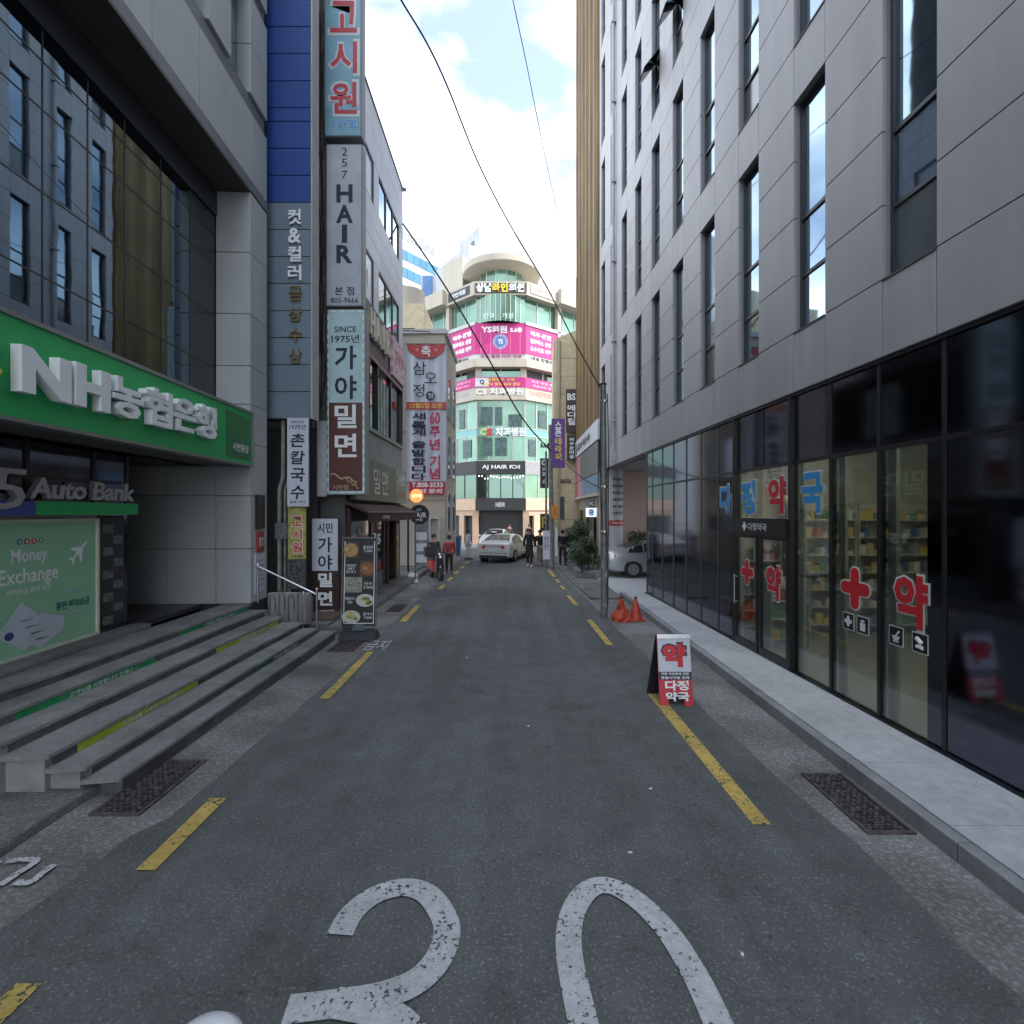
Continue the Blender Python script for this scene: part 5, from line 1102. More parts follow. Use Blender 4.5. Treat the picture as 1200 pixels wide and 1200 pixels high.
def hsign(label, px0, px1, y0, y1, Y, mat, chars, cm, th=.12):
    x0, x1 = (px0 - 600) / 600 * Y, (px1 - 600) / 600 * Y; z1, z0 = zy(y0, Y), zy(y1, Y)
    t = thing('hanging_sign', label, 'sign', ((x0 + x1) / 2, Y, z0)); m = MB(); m.box(x0, x1, Y, Y + th, z0, z1); m.build('board', mat, t, bevel=.01)
    for i, (ch, y, w, h) in enumerate(chars): text(ch, ((x0 + x1) / 2, Y - .002, zy(y, Y)), UX, w * (x1 - x0), h * Y / 600, cm[i % len(cm)], t, .003, .03)
    m = MB(); m.box(x1, x1 + .12, Y + .03, Y + .06, z0 + .3, z0 + .34); m.box(x1, x1 + .12, Y + .03, Y + .06, z1 - .34, z1 - .3); m.build('bracket', galv, t); return t
hsign('dark maroon vertical sign with white medical lettering on the beige wall', 663.5, 675.8, 456, 507, 29.6, dk_or, [('BS', 465, .8, 8), ('메', 478, .75, 7), ('디', 486, .75, 7), ('컬', 494, .75, 8)], [white_l])
hsign('narrow black vertical sign just below the maroon medical sign', 664.5, 675, 510, 540, 29.6, black_fr, [('피', 515, .5, 4), ('부', 520, .5, 4), ('관', 525, .5, 4), ('리', 530, .5, 4), ('실', 535, .5, 4)], [white_l])
hsign('purple vertical sign with white and yellow letters on the far utility pole', 646.5, 662, 490.5, 548, 23.3, M('purple_board', (.12, .03, .22), .45), [('스', 498, .5, 8), ('폰', 507, .5, 9), ('테', 517, .5, 8), ('라', 526, .5, 8), ('피', 535, .5, 8)], [white_l, white_l, yellow_l, yellow_l, yellow_l])
hsign('black vertical coffee shop sign with round emblem left of the far pole', 633, 642.8, 537, 572, 25, black_fr, [('◎', 542, .7, 7), ('커\n피', 553, .5, 11), ('숍', 564, .5, 5)], [white_l])
hsign('dark parking sign with a big yellow P near the far pole', 633, 643, 602, 623, 27, black_fr, [('P', 612, .62, 13)], [yellow_l])
ws_ = thing('wall_script', 'small dark script lettering on the beige wall', 'lettering', (3.2, 29.9, 4.4)); text('asia', (3.15, 29.94, 4.45), UX, .62, .28, black_t, ws_, .02, .02)

# parking: column, hedge, planter
cl = thing('notice_column', 'round white column wrapped with notices and a red band in the parking entry', 'column', (4.4, 21.5, 0))
m = MB(); m.lathe([(.29, 0), (.29, 4.36)], (4.36, 21.5, .06), 28); m.build('shaft', M('column_white', (.38, .38, .40), .6, var=.1, scale=3), cl, smooth=True)
m = MB(); m.lathe([(.295, 0), (.295, .24)], (4.36, 21.5, 2.02), 28); m.build('red_band', M('band_red', (.32, .03, .035), .5), cl, smooth=True)
for k, tx in enumerate(('주차금지', '방문차량', '주차안내', '차량 통제', '외부 차량', '무단주차 견인')): text(tx, (4.36, 21.19, 3.95 - .28 * k), UX, .42, .13, black_t, cl, .003, .03)
text('주차금지 견인', (4.36, 21.185, 2.14), UX, .44, .1, white_l, cl, .003)
def leaves(name, boxes, n, size, mat, par, seed=1):
    r = random.Random(seed); m = MB()
    for _ in range(n):
        x0, x1, y0, y1, z0, z1 = r.choice(boxes); c = Vector((r.uniform(x0, x1), r.uniform(y0, y1), r.uniform(z0, z1) ** 1.0))
        a_ = Vector((r.gauss(0, 1), r.gauss(0, 1), r.gauss(0, .6))).normalized(); b_ = a_.orthogonal().normalized(); s_ = size * r.uniform(.6, 1.3)
        m.face([tuple(c), tuple(c + a_ * s_ * .5 + b_ * s_ * .25), tuple(c + a_ * s_), tuple(c + a_ * s_ * .5 - b_ * s_ * .25)])
    return m.build(name, mat, par, kind='stuff')
tm = M('twig_brown', (.05, .04, .03), .8)
for i, (x, y, h, lab) in enumerate(((2.95, 21.6, 1.5, 'dense dark green potted shrub nearest the near pole'), (3.15, 23.2, 1.9, 'tall dark conical shrub behind the stone planter'), (2.95, 24.8, 1.3, 'low leafy shrub in front of the low shop'), (3.3, 22.3, 1.0, 'small bushy shrub by the parking entry corner'))):
    t = thing('shrub', lab, 'shrub', (x, y, .05), group='shrubs along the low shop'); bx_ = [(x - .38, x + .38, y - .35, y + .35, .35, .5 + h * .5), (x - .22, x + .24, y - .2, y + .2, .5 + h * .4, .3 + h)]
    rr_ = random.Random(i + 40); bx_ = []
    for q in range(13):
        zz = .45 + rr_.random() * h; rad = .16 + .16 * rr_.random(); wx = (.34 if zz < .4 + h * .6 else .18); cx_, cy_ = x + rr_.uniform(-wx, wx), y + rr_.uniform(-wx, wx); bx_.append((cx_ - rad, cx_ + rad, cy_ - rad, cy_ + rad, zz - rad * .7, zz + rad * .7))
    leaves('foliage', bx_, 2200, .10, leaf_m, t, i + 3)
    m = MB(); m.tube([(x, y, .05), (x + .03, y, h * .5), (x, y, h * .9)], .03, 6, .01); m.build('trunk', tm, t)
    for k in range(4): m = MB(); a_ = k * 1.6; m.tube([(x, y, .3 + .15 * k), (x + .28 * math.cos(a_), y + .28 * math.sin(a_), .7 + .2 * k)], .012, 5, .005); m.build('branch', tm, t)
for i, x in enumerate((5.3, 5.75, 6.2)):
    t = thing('shrub', ['round dark potted plant behind the silver car roof', 'second dark potted plant along the pink wall', 'third dark potted plant at the glass corner'][i], 'shrub', (x, 22.1, .06), group='potted plants along the pink wall')
    leaves('foliage', [(x - .26, x + .26, 21.85, 22.35, 1.0, 1.75)], 500, .1, leaf_m, t, i + 20); m = MB(); m.lathe([(.14, 0), (.2, .45), (.18, .5)], (x, 22.1, .06), 12); m.build('pot', M('pot_terracotta', (.2, .09, .05), .7), t); m = MB(); m.tube([(x, 22.1, .5), (x, 22.1, 1.3)], .015, 5); m.build('stem', tm, t)
plt = thing('stone_planter', 'low pale stone planter edge beside the pavement', 'planter', (2.7, 21.3, 0))
for k in range(6): fpiece('stone', ID, 2.5 + .02 * k, 2.72 + .02 * k, 19.9 + .75 * k, 20.62 + .75 * k, .05, .33, concrete, plt, .02)
for k in range(2): fpiece('stone', ID, 2.76 + .4 * k, 3.12 + .4 * k, 19.7, 19.9, .05, .30, concrete, plt, .02)
# sandwich boards far right
for i, (px, y1, y0, Y, lab) in enumerate(((668, 622, 652, 27.5, 'white standing banner leaning beside the shrubs'),)):
    x = (px - 600) / 600 * Y; t = thing('standing_banner', lab, 'banner', (x, Y, 0)); m = MB(); z0, z1 = .1, zy(y1, Y)
    m.hull([(x - .2, Y, z0), (x + .12, Y, z0), (x + .12, Y + .04, z0), (x - .2, Y + .04, z0)], [(x - .12, Y + .2, z1), (x + .2, Y + .2, z1), (x + .2, Y + .24, z1), (x - .12, Y + .24, z1)]); m.build('panel', white_bd, t)
    m = MB(); m.box(x - .22, x + .16, Y - .1, Y + .2, 0.05, .1); m.build('base', black_fr, t); text('할\n인', (x, Y + .06, .95), UX, .16, .8, black_t, t, .003, v=(.08, .2, 1.7))

# ------------------------------------------------------------------ poles and cables
np_ = thing('utility_pole', 'slim worn metal pole with peeling stickers in the right gutter', 'pole', (2.27, 12.6, 0))
m = MB(); m.tube([(2.27, 12.6, 0), (2.24, 12.6, 5.72)], .088, 16, .075); m.build('shaft', galv, np_, smooth=True)
m = MB(); m.lathe([(.09, 0), (.09, .04), (.02, .06)], (2.24, 12.6, 5.72), 14); m.build('cap', black_fr, np_)
stk = [M('sticker_white', (.42, .42, .42), .6, var=.5, scale=25), M('sticker_grey', (.2, .21, .2), .7, var=.5, scale=25)]; rnd = random.Random(11)
for k in range(26):
    z = rnd.uniform(.1, 2.1); a_ = -math.pi / 2 + rnd.uniform(-1.2, 1.2); r_ = .0915; w = rnd.uniform(.12, .5); h = rnd.uniform(.03, .14); m = MB()
    for j in range(4):
        b0, b1 = a_ + w * j / 4, a_ + w * (j + 1) / 4; m.face([(2.268 + r_ * math.cos(b), 12.6 + r_ * math.sin(b), zz) for b, zz in ((b0, z), (b1, z + rnd.uniform(-.005, .005)), (b1, z + h), (b0, z + h))])
    m.build('sticker', stk[k % 2], np_)
m = MB(); m.tube([(2.19, 12.52, 5.6), (2.15, 12.5, 4.4), (2.17, 12.5, 3.2), (2.2, 12.5, 2.2)], .012, 6); m.tube([(2.33, 12.52, 5.5), (2.36, 12.5, 4.2), (2.35, 12.5, 2.9), (2.34, 12.5, .3)], .012, 6); m.build('cable', wire_m, np_)
for z in (5.3, 3.2, 2.1): m = MB(); m.lathe([(.094, 0), (.094, .05)], (2.26, 12.6, z), 14); m.build('clamp', steel, np_)
fp = thing('utility_pole', 'far wooden grey utility pole carrying the orange box and traffic lights', 'pole', (1.83, 23.5, 0))
m = MB(); m.tube([(1.83, 23.5, 0), (1.76, 23.5, 6.6)], .12, 12, .09); m.tube([(1.58, 23.7, 0), (1.58, 23.7, 5.4)], .05, 8); m.build('shaft', M('pole_grey', (.2, .2, .19), .8, var=.3, scale=6), fp, smooth=True)
m = MB(); m.box(1.3, 2.4, 23.4, 23.45, 5.55, 5.63); m.build('crossarm', galv, fp)
for x in (1.35, 1.5, 1.65): m = MB(); m.lathe([(.03, 0), (.05, .05), (.02, .12)], (x, 23.42, 5.63), 8); m.build('insulator', black_fr, fp)
ob = thing('orange_box', 'orange utility box strapped to the far pole', 'box', (1.95, 23.3, 2.3)); m = MB(); m.box(1.8, 2.1, 23.15, 23.36, zy(608, 23.3), zy(592, 23.3)); m.build('case', M('orange_case', (.62, .22, .02), .5), ob, bevel=.02); text('비상', (1.95, 23.149, 2.6), UX, .14, .3, M('dark_orange', (.3, .1, .02), .5), ob, .003)
tl = thing('traffic_signal', 'small black traffic signal hung beside the orange box', 'traffic light', (2.35, 23.3, 2.5)); m = MB(); m.box(2.18, 2.38, 23.2, 23.4, 2.25, 3.3); m.build('case', black_fr, tl, bevel=.02)
for k in range(3): m = MB(); m.disc((2.28, 23.199, 2.42 + .33 * k), UX, UZ, .07, .07, 12, -.02); m.build('lens', darkwall, tl)
sb2 = thing('street_board', 'white notice boards fixed low on the far pole', 'notice board', (1.75, 23.2, .4)); m = MB(); m.box(1.4, 1.72, 23.25, 23.28, .45, 1.75); m.box(1.95, 2.08, 23.3, 23.33, .6, 1.9); m.build('board', white_bd, sb2); text('안전\n운전', (1.56, 23.249, 1.2), UX, .2, .6, navy_t, sb2, .003)
def cable(pts, r, label, group='overhead cables'):
    P = [Vector(p) for p in pts]; S = []
    for i in range(len(P) - 1):
        p0 = P[max(i - 1, 0)]; p1 = P[i]; p2 = P[i + 1]; p3 = P[min(i + 2, len(P) - 1)]
        for k in range(6): t = k / 6; S.append(.5 * ((2 * p1) + (p2 - p0) * t + (2 * p0 - 5 * p1 + 4 * p2 - p3) * t * t + (3 * p1 - p0 - 3 * p2 + p3) * t ** 3))
    S.append(P[-1]); m = MB(); m.tube([tuple(p) for p in S], r, 6); return tag(m.build('overhead_cable', wire_m), label, 'cable', group)
def PX(px, py, Y): return ((px - 600) / 600 * Y, Y, 2.6 + (600 - py) / 600 * Y)
cable([PX(455, -30, 6.5), PX(470, 0, 6.8), PX(500, 50, 7.4), PX(525, 103, 8), PX(560, 190, 8.9), PX(597, 262, 9.9), PX(640, 335, 11), PX(672, 398, 11.8), PX(703, 454, 12.6)], .014, 'thick overhead cable sagging from top left to the near pole')
cable([PX(596, -30, 9), PX(601, 0, 9.5), PX(616, 70, 11), PX(632, 150, 13), PX(650, 235, 16), PX(672, 330, 22.4)], .009, 'very thin overhead wire crossing the sky beside the gold building')
cable([PX(472, 262, 19), PX(505, 310, 19.6), PX(540, 365, 20.3), PX(575, 425, 21), PX(612, 490, 22), PX(645, 528, 23.4)], .03, 'overhead cable from the white building down to the far pole')
cable([PX(650, 528, 23.4), PX(668, 548, 19), PX(685, 562, 15.5), PX(704, 572, 12.65)], .016, 'low black cable strung between the far and near poles')
cable([PX(470, 387, 19.2), PX(510, 389, 24), PX(528, 388, 30)], .02, 'short thin wire running behind the long banner')

# ------------------------------------------------------------------ street furniture near
def cone(x, y, lab, h=.55):
    t = thing('traffic_cone', lab, 'traffic cone', (x, y, .0), group='orange traffic cones by the platform')
    m = MB(); m.prism([(x - .19, y - .19), (x + .19, y - .19), (x + .19, y + .19), (x - .19, y + .19)], .002, .035); m.build('base', cone_m, t, bevel=.01)
    m = MB(); m.lathe([(.155, .035), (.145, .09), (.028, h), (.015, h + .01)], (x, y, 0), 20); m.build('body', cone_m, t, smooth=True)
    m = MB(); m.lathe([(.04, h - .03), (.042, h - .005), (.02, h + .02)], (x, y, 0), 10); m.build('tip', M('cone_tip', (.05, .03, .03), .6), t)
    return t
cone(2.62, 12.35, 'orange traffic cone nearest the metal pole'); cone(2.97, 12.3, 'orange traffic cone closer to the black glass front')
bgc = thing('orange_cover', 'crumpled orange plastic cover slumped over the left cone', 'cover', (2.5, 12.2, 0)); m = MB(); m.lathe([(.2, 0), (.21, .1), (.12, .26), (.06, .4), (.02, .5)], (2.6, 12.2, .01), 11); o = m.build('plastic', cone_m, bgc)
for v in o.data.vertices: v.co += Vector((noise.noise(v.co * 9), noise.noise(v.co * 9 + Vector((5, 0, 0))), 0)) * .09
# A-frame pharmacy sign
af = thing('a_frame_sign', 'red and white folding pharmacy sign standing on the yellow line', 'sign', (2.17, 7.0, 0))
def AQ(x0, x1, z0, z1, y0=6.87, sl=.16, off=0, th=.012): 
    f_ = lambda z: y0 + z * sl / .92
    return [(x0, f_(z0) - off, z0), (x1, f_(z0) - off, z0), (x1, f_(z1) - off, z1), (x0, f_(z1) - off, z1)], [(x0, f_(z0) - off - th, z0), (x1, f_(z0) - off - th, z0), (x1, f_(z1) - off - th, z1), (x0, f_(z1) - off - th, z1)]
def ap_(x0, x1, z0, z1, mat, name, off=0., th=.012, par=af): a_, b_ = AQ(x0, x1, z0, z1, off=off, th=th); m = MB(); m.hull(a_, b_); return m.build(name, mat, par)
AX0, AX1 = 1.98, 2.43
fr_red = M('sign_red_plastic', (.50, .03, .05), .4)
ap_(AX0, AX1, .16, .90, fr_red, 'front_board', 0, .02)
for a0, a1 in ((AX0, AX0 + .12), (AX1 - .12, AX1)):
    A, B = AQ(a0, a1, .0, .16, th=.02); m = MB(); m.hull([A[0] if a0 == AX0 else A[0], A[1], A[2], A[3]], B); m.build('leg', fr_red, af)
ap_(AX0 + .005, AX1 - .005, .44, .87, white_bd, 'white_panel', .021, .004); ap_(AX0 + .005, AX1 - .005, .34, .44, M('sign_navy', (.015, .02, .06), .4), 'navy_panel', .021, .004); ap_(AX0, AX1, .875, .93, steel, 'top_rail', .01, .03)
vA = (0, .16 / .92, 1); 
def AT(st, x, z, w, h, mat, off, d, **k): return text(st, (x, 6.87 + z * .16 / .92 - d, z), UX, w, h, mat, af, .002, off, v=vA)
AT('약', 2.20, .655, .36, .35, navy_t, .09, .027); AT('약', 2.20, .655, .32, .31, red_t, .06, .031)
AT('각종 처방조제 전문', 2.2, .415, .38, .035, white_l, .02, .027); AT('동물의약품 판매', 2.2, .365, .38, .035, white_l, .02, .027)
AT('다정', 2.22, .265, .32, .13, white_l, .04, .024); AT('약국', 2.22, .125, .32, .12, white_l, .04, .024)
m = MB(); m.hull([(1.93, 7.33, 0), (2.40, 7.33, 0), (2.40, 7.35, 0), (1.93, 7.35, 0)], [(AX0, 7.055, .9), (AX1, 7.055, .9), (AX1, 7.075, .9), (AX0, 7.075, .9)]); m.build('rear_board', M('dark_rear_board', (.02, .02, .03), .5), af)
# white dome standing in for part of the camera vehicle, on an added post
bo = thing('rig_dome', 'white dome standing in for the camera vehicle at the bottom edge left of the painted speed figure', 'rig_dome', (-.98, 1.62, 0))
m = MB(); m.lathe([(.09, 0), (.09, .80)], (-.98, 1.62, .004), 20); m.build('post', galv, bo, smooth=True)
m = MB(); m.lathe([(.12, .80), (.125, .87), (.115, .905), (.085, .935), (.045, .95), (.005, .955)], (-.98, 1.62, .004), 32); m.build('dome', M('white_enamel', (.78, .80, .84), .2, coat=.5), bo, smooth=True)
# litter on the road
for k, (x, y) in enumerate(((.9, 3.9), (1.35, 3.0), (.2, 6.2), (-.8, 9.1), (.4, 12.2), (1.3, 4.8))):
    m = MB(); a_ = k * 1.3; c, s_ = math.cos(a_) * .018, math.sin(a_) * .018; m.hull([(x - c, y - s_, .005), (x + s_ * .5, y - c * .5, .005), (x + c, y + s_, .005), (x - s_ * .5, y + c * .5, .005)], [(x - c, y - s_, .012), (x + s_ * .5, y - c * .5, .012), (x + c, y + s_, .012), (x - s_ * .5, y + c * .5, .012)])
    o = tag(m.build('litter_scrap', white_l), ['tiny scrap of litter beyond the painted zero', 'tiny scrap of litter right of the painted zero', 'tiny scrap in mid road level with the pharmacy sign', 'tiny scrap of litter on the left lane near the menu stand', 'tiny scrap of litter in mid road level with the pole', 'tiny scrap of litter left of the long yellow line'][k], 'litter', 'litter scraps on the road')
# blue bin
bb2 = thing('blue_bin', 'blue wheeled bin standing left of the white cars', 'bin', (-3.4, 30, 0)); m = MB(); m.hull([(-3.55, 29.8, .08), (-3.05, 29.8, .08), (-3.05, 30.3, .08), (-3.55, 30.3, .08)], [(-3.62, 29.7, 1.1), (-2.98, 29.7, 1.1), (-2.98, 30.35, 1.1), (-3.62, 30.35, 1.1)]); m.build('body', M('bin_blue', (.03, .12, .28), .5), bb2, bevel=.02)
m = MB(); m.hull([(-3.65, 29.66, 1.1), (-2.95, 29.66, 1.1), (-2.95, 30.4, 1.1), (-3.65, 30.4, 1.1)], [(-3.6, 29.75, 1.22), (-3.0, 29.75, 1.22), (-3.0, 30.35, 1.22), (-3.6, 30.35, 1.22)]); m.build('lid', M('bin_lid', (.02, .07, .16), .5), bb2, bevel=.02)
for x in (-3.5, -3.1): m = MB(); m.tube([(x - .03, 30.2, .1), (x + .03, 30.2, .1)], .1, 12); m.build('wheel', rubber, bb2)
# ------------------------------------------------------------------ cars
def sedan(label, loc, rz, paint, group='cars in the street'):
    """+Y is forward; origin on the ground at the centre"""
    t = thing('car', label, 'car', loc, 0, group)
    # station: y, belt half width, belt z, top half width, top z
    St = [(-2.37, .80, .80, .74, .92), (-2.36, .83, .84, .76, .98), (-2.28, .86, .90, .77, 1.04), (-2.1, .88, .93, .77, 1.08), (-1.72, .90, .95, .75, 1.11), (-1.35, .90, .96, .64, 1.25), (-.85, .90, .95, .58, 1.39), (-.3, .90, .94, .58, 1.44), (.25, .90, .93, .59, 1.43), (.75, .90, .92, .61, 1.30), (1.2, .89, .91, .68, 1.03), (1.6, .87, .85, .70, .93), (2.05, .82, .74, .62, .83), (2.28, .70, .62, .5, .70), (2.36, .5, .5, .4, .55)]
    def ring(y, wb, zb, wt, zt):
        lo = .20 if abs(y) < 2.2 else .28
        h = [(wb * .96, lo), (wb * 1.0, lo + .06), (wb * 1.015, (lo + zb) / 2 + .12), (wb, zb), (wt + (wb - wt) * .35, zb + (zt - zb) * .62), (wt, zt - .03), (wt * .6, zt)]
        return [(x, y, z) for x, z in h] + [(-x, y, z) for x, z in reversed(h)]
    V = []; F = []
    for s_ in St: V += ring(*s_)
    n = 14
    for i in range(len(St) - 1):
        for j in range(n):
            F.append((i * n + j, i * n + (j + 1) % n, (i + 1) * n + (j + 1) % n, (i + 1) * n + j))
    F.append(tuple(reversed(range(n)))); F.append(tuple(range((len(St) - 1) * n, len(St) * n)))
    me = bpy.data.meshes.new('body'); me.from_pydata(V, [], F); b = bmesh.new(); b.from_mesh(me); bmesh.ops.recalc_face_normals(b, faces=b.faces)
    b.to_mesh(me); b.free(); me.materials.append(paint)
    for p in me.polygons: p.use_smooth = True
    body = bpy.data.objects.new('body', me); COL.objects.link(body); body.parent = t; ss = body.modifiers.new('s', 'SUBSURF'); ss.levels = 2; ss.render_levels = 2
    def lb(m, name, mat, par=t, **k):   # build in local coordinates
        o = MB.build(m, name, mat, None, **k); o.parent = par; return o
    # windows: quads slightly outside the cabin surface
    def interp(y):
        for a_, b_ in zip(St, St[1:]):
            if a_[0] <= y <= b_[0]: f_ = (y - a_[0]) / (b_[0] - a_[0]); return [a_[k] + (b_[k] - a_[k]) * f_ for k in range(5)]
    def sidept(y, fr_, sg): q = interp(y); wb, zb, wt, zt = q[1:]; return (sg * (wb + (wt - wb) * fr_ + .006), y, zb + (zt - zb) * fr_)
    for sg in (1, -1):
        for ys in ((-1.55, -1.0), (-.93, -.12), (-.05, .85)):
            m = MB(); k = 4
            ya = [ys[0] + (ys[1] - ys[0]) * j / k for j in range(k + 1)]
            for j in range(k):
                m.face([sidept(ya[j], .10, sg), sidept(ya[j + 1], .10, sg), sidept(ya[j + 1], .52 if ya[j + 1] > -1.4 else .25, sg), sidept(ya[j], .52 if ya[j] > -1.4 else .25, sg)]); m.face([sidept(ya[j], .52 if ya[j] > -1.4 else .25, sg), sidept(ya[j + 1], .52 if ya[j + 1] > -1.4 else .25, sg), sidept(ya[j + 1], .86, sg), sidept(ya[j], .86 if ya[j] > -1.4 else .4, sg)])
            o = lb(m, 'side_window', car_gl)
            for v in o.data.vertices: v.co.x += sg * .028
        m = MB(); m.box(sg * .93 - .04, sg * .93 + .04, -.75, -.6, .82, .85); m.box(sg * .93 - .04, sg * .93 + .04, .15, .3, .82, .85); lb(m, 'door_handle', steel)
        for yy in (-.98, -.08, .92): m = MB(); m.box(sg * .915 - .006, sg * .915 + .006, yy, yy + .012, .35, .9); lb(m, 'door_gap', darkwall)
        m = MB(); m.lathe([(.01, -.07), (.09, -.03), (.1, .04), (.02, .09)], (sg * 1.0, .72, 1.0), 10); lb(m, 'wing_mirror', paint, smooth=True)
        m = MB(); x0 = sg * .55; m.hull([(sg * .42, -2.385, .74), (sg * .83, -2.35, .74), (sg * .82, -2.34, .90), (sg * .42, -2.38, .90)], [(sg * .42, -2.30, .74), (sg * .895, -2.06, .76), (sg * .885, -2.06, .90), (sg * .42, -2.26, .90)]); lb(m, 'tail_light', tail_r)
        m = MB(); m.hull([(sg * .42, 2.24, .62), (sg * .76, 2.1, .62), (sg * .76, 2.06, .74), (sg * .42, 2.2, .72)], [(sg * .42, 2.33, .60), (sg * .8, 2.14, .62), (sg * .78, 2.1, .76), (sg * .42, 2.27, .72)]); lb(m, 'headlight', M('headlamp', (.6, .62, .65), .1, .5))
    def topq(ya, yb, wa, wb_, name):
        qa, qb = interp(ya), interp(yb); m = MB(); m.face([(-qa[3] * wa, ya, qa[4] + .018), (qa[3] * wa, ya, qa[4] + .018), (qb[3] * wb_, yb, qb[4] + .018), (-qb[3] * wb_, yb, qb[4] + .018)]); 
        o = lb(m, name, car_gl); md = o.modifiers.new('s', 'SOLIDIFY'); md.thickness = .01
    topq(-1.68, -.92, .92, .86, 'rear_window'); topq(.42, 1.12, .9, .95, 'windscreen')
    m = MB(); m.box(-.26, .26, -2.40, -2.375, .60, .72); lb(m, 'number_plate', white_bd); m = MB(); m.box(-.8, .8, -2.385, -2.36, .50, .52); m.box(-.40, .40, -2.39, -2.37, .85, .87); lb(m, 'boot_gap', darkwall)
    m = MB(); m.box(-.74, .74, -2.395, -2.25, .24, .40); lb(m, 'bumper_trim', darkwall, bevel=.02); m = MB(); m.box(-.6, .6, 2.28, 2.37, .26, .48); lb(m, 'front_grille', darkwall, bevel=.02)
    for sx in (-1, 1):
        for yy in (-1.38, 1.42):
            w = lb(MB().tube([(sx * .70, yy, .325), (sx * .925, yy, .325)], .325, 24), 'tyre', rubber); 
            rm = lb(MB().tube([(sx * .90, yy, .325), (sx * .935, yy, .325)], .21, 20), 'rim', M('alloy', (.35, .36, .38), .3, .8), w)
            m = MB()
            for k in range(5): a_ = k * 2 * math.pi / 5; m.box(sx * .936 - .004, sx * .936 + .004, yy + .1 * math.cos(a_) - .02, yy + .1 * math.cos(a_) + .02, .325 + .1 * math.sin(a_) - .02, .325 + .1 * math.sin(a_) + .02)
            lb(m, 'rim_holes', darkwall, w)
            ar = lb(MB().tube([(sx * .60, yy, .34), (sx * .908, yy, .34)], .36, 24), 'wheel_arch', darkwall)
    t.rotation_euler = (0, 0, rz); return t
sedan('white sedan seen from behind, turning at the end of the street', (-.35, 28.3, 0), R(-15), car_w)
sedan('small white car half hidden behind the white sedan', (-1.1, 35.5, 0), R(172), car_w)
sedan('silver sedan backed into the parking space under the grey building', (6.05, 20.6, .06), R(-90), car_s)
# ------------------------------------------------------------------ people
def skin_mesh(name, joints, edges, radii, mat, par, sub=2):
    me = bpy.data.meshes.new(name); me.from_pydata(joints, edges, []); o = bpy.data.objects.new(name, me); COL.objects.link(o)
    bpy.context.view_layer.update()
    sk_ = o.modifiers.new('skin', 'SKIN'); ss = o.modifiers.new('sub', 'SUBSURF'); ss.levels = sub; ss.render_levels = sub
    if not me.skin_vertices:
        bm_ = bmesh.new(); bm_.from_mesh(me); bm_.verts.layers.skin.verify(); bm_.to_mesh(me); bm_.free()
    for i, v in enumerate(me.skin_vertices[0].data): v.radius = radii[i] if isinstance(radii[i], tuple) else (radii[i], radii[i]); v.use_root = (i == 0)
    dg = bpy.context.evaluated_depsgraph_get(); dg.update(); ev = o.evaluated_get(dg); m2 = bpy.data.meshes.new_from_object(ev); m2.materials.clear(); m2.materials.append(mat)
    for p in m2.polygons: p.use_smooth = True
    bpy.data.objects.remove(o); o2 = bpy.data.objects.new(name, m2); COL.objects.link(o2); o2.parent = par; return o2
skin_m = M('skin', (.42, .25, .18), .6, var=.05); hair_m = M('black_hair', (.015, .012, .012), .6)
